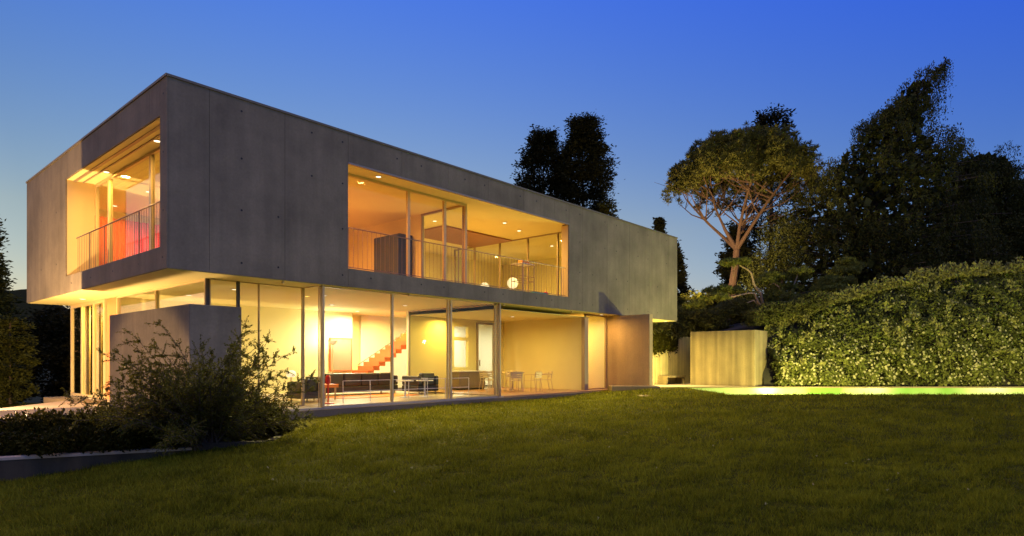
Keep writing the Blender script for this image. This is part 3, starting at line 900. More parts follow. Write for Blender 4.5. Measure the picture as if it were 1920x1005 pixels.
# kitchen counter at the back of the terrace
t = thing('kitchen_counter', 'grey brown counter under the bright hatch at the back of the terrace', 'counter', (13.2, 4.5, FLZ))
for k in range(3):
    MB().box(12.3 + .5 * k + .004, 12.3 + .5 * (k + 1) - .004, 4.2, 4.78, FLZ + .06, FLZ + .72).build('cabinet_front', M['cabinet'], t, bevel=.005)
MB().box(12.28, 13.82, 4.16, 4.79, FLZ + .721, FLZ + .76).build('worktop', M['white'], t)
MB().box(12.34, 13.78, 4.26, 4.76, FLZ, FLZ + .059).build('plinth', M['cable'], t)

# aluminium slat chairs and table on the terrace
def chair():
    t = thing('slat_chair', 'x', 'chair', (0, 0, 0), 'aluminium chairs on the terrace')
    for sx in (-1, 1):
        fr = MB().tube([(.25 * sx, .23, 0), (.245 * sx, .22, .43), (.26 * sx, .20, .64), (.26 * sx, -.18, .66), (.235 * sx, -.24, .62)], .0125, 6)
        fr.build('leg', M['alu'], t)
        fr = MB().tube([(.23 * sx, -.30, 0), (.225 * sx, -.22, .43), (.225 * sx, -.27, .75)], .0125, 6)
        fr.build('leg', M['alu'], t)
    MB().tube([(-.225, -.27, .75), (.225, -.27, .75)], .0125, 6).build('back_rail', M['alu'], t)
    for k in range(6):
        y = .20 - .078 * k
        MB().box(-.225, .225, y - .03, y + .03, .43, .442).build('seat_slat', M['alu'], t)
    for k in range(3):
        z = .52 + .075 * k
        MB().box(-.22, .22, -.262 - .01 * k, -.250 - .01 * k, z, z + .05).build('back_slat', M['alu'], t)
    return t
ch = chair()
spots = [(12.05, 2.35, rad(-95), 'aluminium slat chair farthest left, seen through the sliding glass'),
         (12.45, 1.45, rad(-30), 'aluminium slat chair just right of the sliding door post'),
         (12.95, 3.05, rad(170), 'aluminium slat chair at the back of the terrace table'),
         (13.15, 1.15, rad(8), 'aluminium slat chair with its back to the lawn in the middle'),
         (13.85, 2.7, rad(150), 'aluminium slat chair at the back right of the terrace table'),
         (13.95, 1.25, rad(55), 'aluminium slat chair farthest right with its slatted back turned outward')]
for i, (x, y, a, lb) in enumerate(spots):
    o = ch if i == 0 else copy_tree(ch)
    o.location = (x, y, FLZ); o.rotation_euler = (0, 0, a); o['label'] = lb; o['base'] = (x, y, FLZ)
t = thing('terrace_table', 'round aluminium table among the slat chairs on the terrace', 'table', (13.1, 2.1, FLZ))
MB().lathe([(.45, .70), (.46, .71), (.46, .725), (.44, .73)], (13.1, 2.1, FLZ), 24).build('tabletop', M['alu'], t)
MB().lathe([(.03, .05), (.03, .699)], (13.1, 2.1, FLZ), 10).build('pedestal', M['alu'], t)
for k in range(4):
    a = k * math.pi / 2 + .4
    MB().tube([(13.1, 2.1, FLZ + .06), (13.1 + .38 * math.cos(a), 2.1 + .38 * math.sin(a), FLZ + .015)], .014, 6).build('foot', M['alu'], t)
# chair with orange seat in the narrow room
t = thing('orange_chair', 'orange padded chair in the narrow glazed room by the garden wall', 'chair', (16.9, 2.0, FLZ))
MB().box(16.6, 17.1, 1.8, 2.3, FLZ + .40, FLZ + .48).build('seat', M['orange'], t, bevel=.015)
MB().box(17.04, 17.1, 1.8, 2.3, FLZ + .481, FLZ + .88).build('backrest', M['orange'], t, bevel=.015)
for a in (16.62, 17.05):
    for c in (1.82, 2.25): MB().box(a, a + .03, c, c + .03, FLZ, FLZ + .399).build('leg', M['alu'], t)

# ------------------------------------------------------------------ furniture upstairs
t = thing('wardrobe', 'slate grey wardrobe standing in the orange upper room behind the railing', 'wardrobe', (9.05, 4.2, WZ0))
MB().box(8.75, 9.34, 3.5, 4.9, WZ0, 5.62).build('carcass', M['slate'], t, bevel=.01)
for k in range(3):
    MB().box(8.725, 8.748, 3.5 + .467 * k + .004, 3.5 + .467 * (k + 1) - .004, WZ0 + .06, 5.60).build('door', M['slate'], t)
t = thing('metal_stand', 'thin square metal stand with a tray on the upper balcony', 'stand', (13.0, 1.2, WZ0))
fr = MB()
for a in (12.3, 13.0):
    for c in (.95, 1.45): fr.tube([(a, c, WZ0), (a, c, WZ0 + 1.15)], .014, 6)
for zz in (1.15, .72, .55):
    fr.tube([(12.3, .95, WZ0 + zz), (13.0, .95, WZ0 + zz)], .011, 6).tube([(12.3, 1.45, WZ0 + zz), (13.0, 1.45, WZ0 + zz)], .011, 6)
    fr.tube([(12.3, .95, WZ0 + zz), (12.3, 1.45, WZ0 + zz)], .011, 6).tube([(13.0, .95, WZ0 + zz), (13.0, 1.45, WZ0 + zz)], .011, 6)
fr.build('frame', M['steel'], t)
MB().box(12.28, 13.02, .93, 1.47, WZ0 + 1.17, WZ0 + 1.19).build('tray', M['white'], t)
tag(MB().box(12.5, 12.85, 1.05, 1.3, WZ0 + 1.192, WZ0 + 1.32).build('storage_box', M['orange'], None, origin=(12.7, 1.2, WZ0 + 1.192), bevel=.01), 'small orange box on the tray of the metal stand', 'box')
tag(MB().box(12.25, 12.95, .32, .56, WZ0, WZ0 + .09).build('cushion', M['teal'], None, origin=(12.6, .44, WZ0), bevel=.03), 'flat teal cushion lying at the foot of the upper railing', 'cushion')
prof = [(.085 * math.sin(a), .085 - .085 * math.cos(a)) for a in np.linspace(.05, math.pi - .05, 9)]
tag(MB().lathe(prof, (13.05, .44, WZ0), 14).build('ball', M['red'], None, origin=(13.05, .44, WZ0), smooth=True), 'small red ball beside the teal cushion upstairs', 'ball')

def curtain(axis, pos, a0, a1, z0, z1, mat, label, pitch=.16, amp=.05):
    n = max(8, int((a1 - a0) / pitch * 8)); mb = MB()
    for side in (0, .012):
        for i in range(n + 1):
            s = a0 + (a1 - a0) * i / n; d = pos + amp * math.sin(2 * math.pi * (s - a0) / pitch) + side
            for z in (z0, z1): mb.v.append((s, d, z) if axis == 'x' else (d, s, z))
    h = (n + 1) * 2
    for i in range(n):
        mb.f.append((2 * i, 2 * i + 2, 2 * i + 3, 2 * i + 1)); mb.f.append((h + 2 * i, h + 2 * i + 1, h + 2 * i + 3, h + 2 * i + 2))
        mb.f.append((2 * i + 1, 2 * i + 3, h + 2 * i + 3, h + 2 * i + 1)); mb.f.append((2 * i, h + 2 * i, h + 2 * i + 2, 2 * i + 2))
    mid = ((a0 + a1) / 2, pos, z0) if axis == 'x' else (pos, (a0 + a1) / 2, z0)
    o = mb.build('curtain', M[mat], None, origin=mid, smooth=True)
    return tag(o, label, 'curtain')
curtain('x', 10.45, 1.5, 2.72, WZ0, WZ1 - .25, 'curtain_red', 'orange red pleated curtain inside the end window')
curtain('x', 10.45, 2.76, 4.1, WZ0, WZ1 - .25, 'curtain_pink', 'magenta pleated curtain right of the orange red one')
curtain('y', 1.42, 10.5, 11.4, FLZ, GC - .02, 'linen', 'tall cream curtain at the far end of the ground floor', .2)
curtain('y', 1.42, 9.3, 9.9, FLZ, GC - .02, 'linen', 'tall cream curtain between the two posts of the end glazing', .2)
curtain('y', 1.42, 8.2, 8.7, FLZ, GC - .02, 'linen', 'tall cream curtain next to the orange board on the ground floor', .2)

# ------------------------------------------------------------------ plants
M['beech'] = leaf_mat('weeping beech leaf', (.016, .018, .003), (.085, .085, .02), .5, .2)
M['dark_leaf'] = leaf_mat('dark tree leaf', (.016, .016, .005), (.036, .034, .010), .6, .15)
M['conifer'] = leaf_mat('conifer spray', (.032, .032, .006), (.085, .080, .012), .6, .15)
M['thuja'] = leaf_mat('thuja spray', (.036, .044, .009), (.085, .09, .018), .6, .15)
M['pine'] = leaf_mat('pine needle', (.075, .075, .014), (.17, .15, .035), .5, .2)
M['niwaki'] = leaf_mat('garden pine needle', (.09, .10, .018), (.26, .25, .06), .5, .2)
M['hedge'] = leaf_mat('hedge leaf', (.055, .070, .016), (.27, .27, .075), .5, .3)
M['hedge_tip'] = leaf_mat('pale hedge tip', (.20, .19, .06), (.32, .29, .10), .45, .3)
M['petal'] = leaf_mat('cream petal', (.36, .32, .15), (.56, .50, .27), .6, .3)
M['trail'] = leaf_mat('trailing plant', (.05, .055, .014), (.14, .13, .04), .6, .25)
M['bush'] = leaf_mat('arching bush leaf', (.055, .056, .006), (.16, .15, .022), .5, .3)
M['low_bush'] = leaf_mat('low bush leaf', (.018, .018, .002), (.050, .046, .006), .5, .2)
M['bark_red'] = bark_mat('red pine bark', (.145, .075, .045))
M['bark'] = bark_mat('dark bark', (.10, .07, .05))
M['bark_pale'] = bark_mat('pale bark', (.42, .28, .17))

def gz(X, Z):
    """ground behind the hedge: a bank rising to the right"""
    top = np.interp(X, [4, 8.5, 11.7, 16.2, 22.9, 30, 60], [-.6, .5, 2.6, 3.9, 4.9, 5.4, 6])
    v_ = -(X + 7.03) * UZ + (Z - 12.77) * UX
    f = sstep((Z - 29.9) / 2.6) if X > 12.2 else sstep((v_ - 2.5) / 1.2)
    return -.6 + (max(top, .0 if X < 7 else 2.4) + .6) * f
hz = lambda X, Z: gz(X, Z)
grid_sheet('hillside', np.concatenate([np.arange(4, 17, .4), np.arange(17.2, 40, 1.2), np.arange(41, 90, 6)]), np.concatenate([np.arange(29.9, 42, .4), np.arange(43, 120, 6)]), hz, M['soil'])

# far wooded hill
hl = MB(); hn = 60
for i in range(hn + 1):
    X = -900 + 1000 * i / hn
    h = 95 + 40 * math.sin(i * .23 + 1) + 12 * math.sin(i * .9)
    x, y = W(X, 900); hl.v.append((x, y, -2)); x, y = W(X, 1000); hl.v.append((x, y, h))
    x, y = W(X, 1300); hl.v.append((x, y, -2))
for i in range(hn):
    a = 3 * i
    hl.f.append((a, a + 3, a + 4, a + 1)); hl.f.append((a + 1, a + 4, a + 5, a + 2))
tag(hl.build('far_hill', M['ground']), kind='structure')

def leaf_part(name, V, mat, parent):
    return quads_obj(name, V, M[mat], parent)

def conifer(X, Z, base, h, r, label, cat='tree', shape='column', mat='conifer', n=260, leaf=.34, seed=1, group=None, name='conifer_tree', lean=0, gap=0.):
    rng = np.random.default_rng(seed)
    x, y = W(X, Z)
    t = thing(name, label, cat, (x, y, base), group)
    MB().tube([(0, 0, -.3), (lean * .3, 0, h * .4), (lean, 0, h * .95)], [r * .10, r * .07, .03], 7).build('trunk', M['bark'], t, origin=(0, 0, 0))
    u = rng.uniform(.03, 1, n) ** .9
    if shape == 'cone': rr = r * (1 - u) ** .75 + .12
    elif shape == 'egg': rr = r * np.sin(np.pi * np.clip(.10 + .82 * u, 0, 1)) ** .55 * np.interp(u, [0, .35, 1], [.9, 1.15, .75]) + .1
    else: rr = r * np.where(u < .7, 1., np.sqrt(np.clip(1 - ((u - .7) / .31) ** 2, 0, 1))) + .08
    lob = 1 + .22 * np.sin(u * 23 + 3 * rng.uniform(0, 1, n)) + rng.normal(0, .10, n)
    th_ = rng.uniform(0, 2 * np.pi, n); q = np.sqrt(rng.uniform(.10, 1, n)) * rr * lob
    C_ = np.stack([q * np.cos(th_) + lean * u, q * np.sin(th_), u * h], 1)
    k = 46
    out = unit(np.stack([np.cos(th_), np.sin(th_), np.full(n, .15)], 1))
    PP = np.repeat(C_, k, 0) + rng.normal(size=(n * k, 3)) * np.array([.34, .34, .24]) * (r * .28 + .12)
    V = leaf_quads(PP, leaf, .38, rng, np.repeat(out, k, 0), 1.2)
    leaf_part('crown', V, mat, t)
    return t

def broad(X, Z, base, prof, depth, label, cat='tree', mat='beech', strands=1500, length=(.8, 2.6), leaf=.2, seed=3, name='weeping_beech_tree', inner=6000, group=None):
    """drooping tree; prof: list of (z, x_left, x_right) seen from the lawn, in metres about the trunk"""
    rng = np.random.default_rng(seed)
    x, y = W(X, Z)
    t = thing(name, label, cat, (x, y, base), group)
    zz = np.array([p[0] for p in prof]); L = np.array([p[1] for p in prof]); R_ = np.array([p[2] for p in prof])
    wgt = (R_ - L); cdf = np.cumsum((wgt[:-1] + wgt[1:]) / 2 * np.diff(zz)); cdf = np.concatenate([[0], cdf / cdf[-1]])
    def sample(n, rmin):
        z = np.interp(rng.uniform(0, 1, n), cdf, zz)
        l_, r_ = np.interp(z, zz, L), np.interp(z, zz, R_)
        a = rng.uniform(0, 2 * np.pi, n); q = np.sqrt(rng.uniform(rmin, 1, n)) * (1 + .10 * np.sin(a * 5 + z * 1.7) + .07 * np.sin(a * 11 + z * 3.1))
        px_ = (l_ + r_) / 2 + (r_ - l_) / 2 * q * np.cos(a)
        pz_ = (r_ - l_) / 2 * depth * q * np.sin(a)
        return px_, pz_, z, a
    def to_w(px_, pd_, z): return np.stack([px_ * UX + pd_ * UZ, -px_ * UZ + pd_ * UX, z], -1)
    # limbs
    mb = MB()
    ztop = zz[-1]; xtop = (L[-1] + R_[-1]) / 2
    main = [(xtop * f ** 2, 0, ztop * f * .97) for f in np.linspace(0, 1, 8)]
    mb.tube([tuple(to_w(np.array(a), np.array(b_), np.array(c))) for a, b_, c in main], list(np.linspace(.42, .05, 8)), 8)
    mb.build('trunk', M['bark'], t, origin=(0, 0, 0))
    lm = MB()
    for k in range(46):
        a_, d_, z_, _ = [q[0] for q in sample(1, .55)]
        f = max(.08, (z_ / ztop) * .72); s0 = np.array([xtop * f ** 2, 0, ztop * f * .97])
        e = np.array([a_, d_, z_]); mid = (s0 + e) / 2 + np.array([0, 0, .12 * np.linalg.norm(e - s0)])
        pts_ = [(1 - s) ** 2 * s0 + 2 * s * (1 - s) * mid + s * s * e for s in np.linspace(0, 1, 6)]
        lm.tube([tuple(to_w(*[np.array(c) for c in p])) for p in pts_], list(np.linspace(.10, .02, 6)), 5)
    lm.build('limbs', M['bark'], t, origin=(0, 0, 0))
    # strands
    nb = max(60, strands // 20)
    bpx, bpd, bz_, ba = sample(nb, .55)
    pick = rng.integers(0, nb, strands)
    jit = np.clip((np.interp(bz_, zz, R_) - np.interp(bz_, zz, L)) * .09, .10, .45)
    tw_ = MB()
    for q in range(nb):
        f = np.clip((bz_[q] / ztop) * .9, .08, .97); s0 = np.array([xtop * f ** 2, 0, ztop * f * .97]); e = np.array([bpx[q], bpd[q], bz_[q] + .2])
        mid = (s0 + e) / 2 + np.array([0, 0, .10 * np.linalg.norm(e - s0)])
        pts_ = [(1 - w) ** 2 * s0 + 2 * w * (1 - w) * mid + w * w * e for w in np.linspace(0, 1, 5)]
        tw_.tube([tuple(to_w(*[np.array(c) for c in p])) for p in pts_], list(np.linspace(.05, .012, 5)), 4)
    tw_.build('twigs', M['bark'], t, origin=(0, 0, 0))
    px_ = bpx[pick] + rng.normal(0, 1, strands) * jit[pick]; pd_ = bpd[pick] + rng.normal(0, 1, strands) * jit[pick]; a_ = ba[pick] + rng.normal(0, .3, strands)
    z_ = bz_[pick] + .25 - .45 * np.hypot(px_ - bpx[pick], pd_ - bpd[pick]) + rng.normal(0, .15, strands)
    Ls = rng.uniform(*length, strands)
    kk = 16; s = np.tile(np.linspace(0, 1, kk), strands).reshape(strands, kk)
    outx, outd = np.cos(a_), np.sin(a_) 
    droop = Ls[:, None]
    bx = px_[:, None] + outx[:, None] * (.35 * np.sqrt(s)) * droop * .3 + rng.normal(0, .07, (strands, kk))
    bd = pd_[:, None] + outd[:, None] * (.35 * np.sqrt(s)) * droop * .3 + rng.normal(0, .07, (strands, kk))
    bz = z_[:, None] + .18 * droop * np.sin(s * np.pi * .5) - droop * s ** 1.6 + rng.normal(0, .04, (strands, kk))
    bz = np.maximum(bz, .1)
    PP = to_w(bx, bd, bz).reshape(-1, 3)
    D = np.tile(np.array([[0, 0, -1.]]), (len(PP), 1))
    V = leaf_quads(PP, leaf, .55, rng, D, 1.3)
    px_, pd_, z_, _ = sample(inner, .02)
    PI_ = to_w(px_ * .84, pd_ * .84, z_ * .93)
    V2 = leaf_quads(PI_, leaf * 4, .8, rng)
    leaf_part('crown', np.concatenate([V, V2]), mat, t)
    return t

# weeping beech on the right: silhouette heights and half widths in metres (distance 42 m)
k42 = 42 / 1176
def prof_from(pix, cxpix, base, d):
    return [((677 - yy) * d / 1176 + EYE - base, (l - cxpix) * d / 1176, (r - cxpix) * d / 1176) for yy, l, r in pix]
b0 = 4.2
broad(22.9, 42, b0, prof_from([(590, 1412, 1865), (540, 1405, 1868), (490, 1415, 1862), (440, 1435, 1850), (395, 1465, 1838), (350, 1505, 1822), (310, 1545, 1806), (280, 1575, 1790), (245, 1600, 1768), (205, 1640, 1752), (170, 1680, 1760), (140, 1712, 1772), (118, 1738, 1772)], 1600, b0, 42), .75,
      'large weeping beech with a leaning tip and drooping dark curtains of leaves', strands=6500, seed=5, leaf=.125)
broad(33.2, 43, 4.5, prof_from([(560, 1750, 2030), (500, 1745, 2030), (440, 1750, 2015), (390, 1755, 1975), (345, 1765, 1925), (305, 1778, 1900), (276, 1796, 1876)], 1868, 4.5, 43), .8,
      'smaller weeping beech at the right edge with arching top twigs', strands=3000, seed=8, leaf=.125)
conifer(37.5, 44, 4.5, 9, 3.2, 'dark rounded tree cut by the right edge of the view', shape='egg', mat='dark_leaf', n=300, seed=9, name='dark_tree')

# two dark broad conifers behind the roof
conifer(3.1, 62, -.6, 24.4, 2.9, 'left and lower of the two dark trees rising behind the roof', shape='egg', mat='dark_leaf', n=1000, seed=11, name='dark_tree', leaf=.32)
conifer(7.0, 62, -.6, 25.6, 3.3, 'right and taller of the two dark trees rising behind the roof', shape='egg', mat='dark_leaf', n=1300, seed=12, name='dark_tree', leaf=.32)
conifer(1.2, 60, -.6, 18.6, 1.6, 'small dark tree shoulder left of the pair behind the roof', shape='egg', mat='dark_leaf', n=140, seed=13, name='dark_tree', leaf=.4)
conifer(8.6, 56, -.6, 15.6, 1.9, 'thin pale edged tree just above the roof right of the tall pair', shape='egg', mat='conifer', n=130, seed=14, name='thin_tree', leaf=.36)
# behind the umbrella pine
conifer(24.8, 60, 4.5, 20.3, 3.3, 'dark pointed tree standing behind the umbrella pine crown', shape='egg', mat='dark_leaf', n=240, seed=15, name='dark_tree', leaf=.4)
conifer(12.9, 55, 1.0, 12.6, 1.3, 'narrow dark fir at the right end of the roof', shape='cone', mat='dark_leaf', n=170, seed=16, name='fir_tree', leaf=.34)
conifer(14.2, 55, 1.5, 10.0, 1.7, 'shorter dark fir between the roof end and the umbrella pine', shape='cone', mat='dark_leaf', n=190, seed=17, name='fir_tree', leaf=.34)
conifer(19.4, 54, 3.0, 9.5, 2.4, 'dark spreading cedar low behind the umbrella pine trunk', shape='cone', mat='dark_leaf', n=260, seed=18, name='cedar_tree', leaf=.36)
conifer(17.0, 50, 2.5, 4.2, 2.4, 'dark bushy tree below the umbrella pine trunk', shape='egg', mat='dark_leaf', n=220, seed=19, name='dark_tree', leaf=.3)
conifer(12.6, 43, .5, 5.2, 1.9, 'olive bush just right of the house end', shape='egg', mat='conifer', n=200, seed=20, name='garden_bush', leaf=.24)

# umbrella pine
def umbrella_pine():
    rng = np.random.default_rng(21)
    X, Z, base = 15.9, 46, 3.2
    x, y = W(X, Z)
    t = thing('umbrella_pine_tree', 'umbrella pine with bare forked reddish limbs and flat wide crown', 'tree', (x, y, base))
    def tw(p): return (p[0] * UX + p[1] * UZ, -p[0] * UZ + p[1] * UX, p[2])
    s = 46 / 1176
    def P_(px_, py_, d=0): return np.array([(px_ - 1366) * s, d, (677 - py_) * s + EYE - base])
    mb = MB()
    fork = P_(1381, 468)
    mb.tube([tw(p) for p in (P_(1372, 600), P_(1372, 540), P_(1378, 500), fork)], [.33, .29, .26, .23], 9)
    mb.build('trunk', M['bark_red'], t, origin=(0, 0, 0))
    lim = MB()
    mains = [[fork, P_(1362, 430, .3), P_(1345, 385, .6), P_(1338, 335, .8)], [fork, P_(1382, 430, -.4), P_(1388, 385, -.9), P_(1400, 330, -1.4)],
             [fork, P_(1400, 430, -.8), P_(1425, 385, -1.6), P_(1460, 335, -2.2)], [fork, P_(1365, 440, 1.0), P_(1340, 410, 1.6), P_(1312, 372, 2.2)],
             [fork, P_(1395, 440, 1.2), P_(1420, 400, 2.4), P_(1450, 345, 3.4)]]
    for mpts in mains:
        lim.tube([tw(p) for p in mpts], [.16, .12, .085, .05], 7)
        for k in range(9):
            f = rng.uniform(.35, 1); i = min(2, int(f * 3)); q = mpts[i] + (mpts[i + 1] - mpts[i]) * (f * 3 - i)
            ang = rng.uniform(0, 2 * np.pi); ex = q[0] + rng.uniform(1.2, 3.2) * math.cos(ang) * 1.1
            e = np.array([np.clip(ex, -3.0, 4.6), q[1] + rng.uniform(1, 3) * math.sin(ang), q[2] + rng.uniform(1.0, 2.6)])
            e[2] = min(e[2], P_(0, 320)[2])
            m_ = (q + e) / 2 + np.array([0, 0, -.25])
            lim.tube([tw(q), tw(m_), tw(e)], [.06, .042, .022], 5)
            for j in range(3):
                e2 = e + rng.normal(size=3) * np.array([.9, .9, .45]) + np.array([0, 0, .5])
                lim.tube([tw(m_ + (e - m_) * .5), tw(e2)], [.022, .010], 4)
    lim.build('limbs', M['bark_red'], t, origin=(0, 0, 0))
    # crown: flattened dome of needle tufts
    n = 3300
    a = rng.uniform(0, 2 * np.pi, n); q = np.sqrt(rng.uniform(0, 1, n))
    lob = 1 + .12 * np.sin(a * 5 + .6) + .06 * np.sin(a * 13 + 1)
    cxm, rx = (1393 - 1366) * s, 132 * s
    ztop = P_(0, 258)[2]; zrim = P_(0, 358)[2]
    dome = zrim + (ztop - zrim) * np.sqrt(np.clip(1 - q ** 2.2, 0, 1))
    thick = rng.uniform(0, 1, n) ** 1.4 * np.interp(q, [0, .6, 1], [2.6, 2.2, 1.0])
    C_ = np.stack([cxm + rx * q * lob * np.cos(a), rx * .95 * q * lob * np.sin(a), dome - thick + rng.normal(0, .16, n)], 1)
    C_[:, 2] += .5 * np.sin(C_[:, 0] * 2.3) * np.sin(C_[:, 1] * 2.1)
    C_ = np.stack([C_[:, 0] * UX + C_[:, 1] * UZ, -C_[:, 0] * UZ + C_[:, 1] * UX, C_[:, 2]], 1)
    k = 24
    D = unit(rng.normal(size=(n * k, 3)) + np.array([0, 0, .7]))
    PP = np.repeat(C_, k, 0) + D * .17
    leaf_part('crown', leaf_quads(PP, .32, .17, rng, D, .2), 'pine', t)
umbrella_pine()

# conifers at the left edge
conifer(-25.3, 30, -1.2, 9.3, 1.7, 'tall dark conifer cut by the left edge', shape='cone', mat='thuja', n=420, leaf=.22, seed=31)
conifer(-24.0, 26, -1.2, 5.2, 1.2, 'bushy green conifer below the tall one at the left edge', shape='column', mat='thuja', n=300, leaf=.18, seed=32)
conifer(-19.6, 24.5, -1.0, 3.9, .62, 'slim columnar conifer between the left edge and the house', shape='column', mat='thuja', n=190, leaf=.15, seed=33)
conifer(-20.7, 23.5, -1.0, 3.6, .75, 'broader columnar conifer left of the slim one', shape='column', mat='thuja', n=220, leaf=.15, seed=34)
for i, (X, Z, h, r) in enumerate([(-24.5, 34, 4.8, 2.2), (-22.0, 33, 5.2, 2.2), (-19.3, 32.5, 5.6, 2.0), (-16.6, 33, 5.4, 2.2)]):
    lb = ['dark leafy tree low behind the left conifers', 'dark leafy tree behind the slim columnar conifer', 'dark leafy tree left of the tall cream curtains', 'dark leafy tree hidden half behind the house end'][i]
    conifer(X, Z, -1.0, h, r, lb, shape='egg', mat='dark_leaf', n=230, leaf=.24, seed=40 + i, name='dark_tree', group='dark trees behind the forecourt')

# hedge bank with flowers
def hedge():
    rng = np.random.default_rng(51)
    x, y = W(18, 30.2)
    t = thing('flowering_hedge', 'long sloping hedge of small leaves sprinkled with cream flowers', 'hedge', (x, y, 0))
    def surf(X, s, bulge=0):
        top = np.interp(X, [11.5, 12.6, 16.2, 19, 22.9, 30, 36], [1.9, 2.3, 4.2, 5.0, 5.75, 6.2, 6.6])
        z = .02 + s * top
        Z = 30.05 + 2.3 * s ** 1.5 - .35 * np.sin(np.pi * s) 
        return Z, z
    n = 80000
    X = rng.uniform(12.75, 36, n); s_ = rng.uniform(0, 1, n) ** .95
    Z, z = surf(X, s_)
    bump = .32 * np.sin(X * 1.9 + s_ * 4) * np.sin(s_ * 9 + X * .7) + .12 * np.sin(X * 5.1 + 2) * np.sin(s_ * 21)
    dep = rng.uniform(0, .55, n) ** 1.2
    hole = np.sin(X * 3.7 + 2 * np.sin(s_ * 11)) * np.sin(s_ * 17 + 1.5 * np.sin(X * 2.3)) + .5 * np.sin(X * 8.3 + s_ * 5) * np.sin(s_ * 33 - X)
    dep = dep + .45 * np.clip(-hole - .15, 0, 1)
    Z = Z - bump + dep - .1
    z = z + rng.normal(0, .08, n)
    xx, yy = W(X, Z)
    PP = np.stack([xx - x, yy - y, z], 1)
    D = np.tile(np.array([[-UZ * .8, -UX * .8, .35]]), (n, 1))
    leaf_part('foliage', leaf_quads(PP, .15 * np.exp(rng.normal(0, .28, n)) * .92, .5, rng, D, 2.6), 'hedge', t)
    # upright shoots along the top
    n = 620; X = rng.uniform(12.9, 36, n); sh = np.where(rng.uniform(0, 1, n) < .86, 1 - rng.uniform(0, .05, n), rng.uniform(.25, .95, n)); Z, z = surf(X, sh); Z = Z - np.where(sh < .95, .25, 0); hgt = rng.uniform(.15, .75, n) ** 1.3
    k = 26; f = rng.uniform(0, 1, (n, k))
    xx, yy = W(np.repeat(X, k) + rng.normal(0, .08, n * k), np.repeat(Z, k) - .25 + rng.normal(0, .08, n * k))
    PP = np.stack([xx - x, yy - y, np.repeat(z, k) + (f * hgt[:, None]).ravel()], 1)
    leaf_part('shoot_tips', leaf_quads(PP, .17, .45, rng, np.tile([[0, 0, 1.]], (n * k, 1)), 1.6), 'hedge_tip', t)
    # flowers: little five-petalled discs, thicker in the lower half
    n = 1200; X = rng.uniform(12.75, 36, n)
    cl = np.sin(X * 1.7) * .5 + np.sin(X * .6 + 1) * .5
    s_ = np.clip(rng.beta(1.4, 2.6, n) * (1 + .3 * cl), .02, .97)
    Z, z = surf(X, s_); bump = .32 * np.sin(X * 1.9 + s_ * 4) * np.sin(s_ * 9 + X * .7) + .12 * np.sin(X * 5.1 + 2) * np.sin(s_ * 21)
    xx, yy = W(X, Z - bump - .20 + rng.normal(0, .03, n))
    C_ = np.stack([xx - x, yy - y, z], 1)
    k = 5
    N = unit(np.array([[-UZ, -UX, .2]]) + rng.normal(0, .35, (n, 3))); A = unit(np.cross(N, [0, 0, 1.])); B = np.cross(N, A)
    fl = []
    r = rng.uniform(.035, .075, n)[:, None]
    for q in range(k):
        a0 = 2 * np.pi * q / k; d1 = A * math.cos(a0) + B * math.sin(a0); d2 = A * math.cos(a0 + .55) + B * math.sin(a0 + .55); d0 = A * math.cos(a0 - .55) + B * math.sin(a0 - .55)
        fl.append(np.stack([C_, C_ + d0 * r * .7, C_ + d1 * r + N * r * .2, C_ + d2 * r * .7], 1))
    f_ = leaf_part('flowers', np.concatenate(fl), 'petal', t); f_['kind'] = 'stuff'
hedge()
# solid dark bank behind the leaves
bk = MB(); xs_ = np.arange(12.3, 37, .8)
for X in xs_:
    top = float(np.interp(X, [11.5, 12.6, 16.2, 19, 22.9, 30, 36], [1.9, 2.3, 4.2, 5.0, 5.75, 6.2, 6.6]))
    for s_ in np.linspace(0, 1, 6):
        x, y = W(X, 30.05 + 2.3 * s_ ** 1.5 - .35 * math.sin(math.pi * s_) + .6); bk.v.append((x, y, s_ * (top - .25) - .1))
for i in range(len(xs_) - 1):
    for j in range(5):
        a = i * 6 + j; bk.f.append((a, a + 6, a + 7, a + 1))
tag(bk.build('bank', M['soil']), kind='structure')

# trailing plants over the back wall
def trailing(Xa, Xb, label, seed, n, zf, Zf, name='trailing_plant', flat=.25, leaf=.2, mat='trail', aspect=.22):
    rng = np.random.default_rng(seed)
    X = rng.uniform(Xa, Xb, n); q = rng.uniform(0, 1, n)
    xm, ym = W((Xa + Xb) / 2, Zf((Xa + Xb) / 2))
    t = thing(name, label, 'plant', (xm, ym, 0))
    z0 = zf(X); L_ = rng.uniform(.3, 1.0, n)
    Z = Zf(X) + rng.normal(0, flat, n); z = z0 + rng.uniform(-.35, .55, n) * (1 + .2 * np.sin(X * 3))
    xx, yy = W(X, Z)
    D = unit(np.stack([rng.normal(0, 1, n), rng.normal(0, 1, n), -.5 + rng.normal(0, .6, n)], 1))
    leaf_part('foliage', leaf_quads(np.stack([xx - xm, yy - ym, z], 1), leaf, aspect, rng, D, .6), mat, t)
    return t
rng_ivy = np.random.default_rng(620)
wall_Z = lambda X: 12.77 + (2.2 + (X + 7.03) * UZ) / UX
trailing(6.6, 11.4, 'trailing olive plants spilling over the top of the back wall', 61, 12000, lambda X: 2.85 + .12 * np.sin(X * 2.7), lambda X: wall_Z(X) + .3, flat=.4, leaf=.26)
trailing(6.9, 9.0, 'dark ivy curtain hanging down the back wall', 62, 3200, lambda X: 2.2 + .14 * np.sin(X * 2.3) + .05 * np.sin(X * 17) + rng_ivy.normal(0, .14, len(X)), lambda X: wall_Z(X) - .32, flat=.06, leaf=.15, mat='low_bush', aspect=.6)
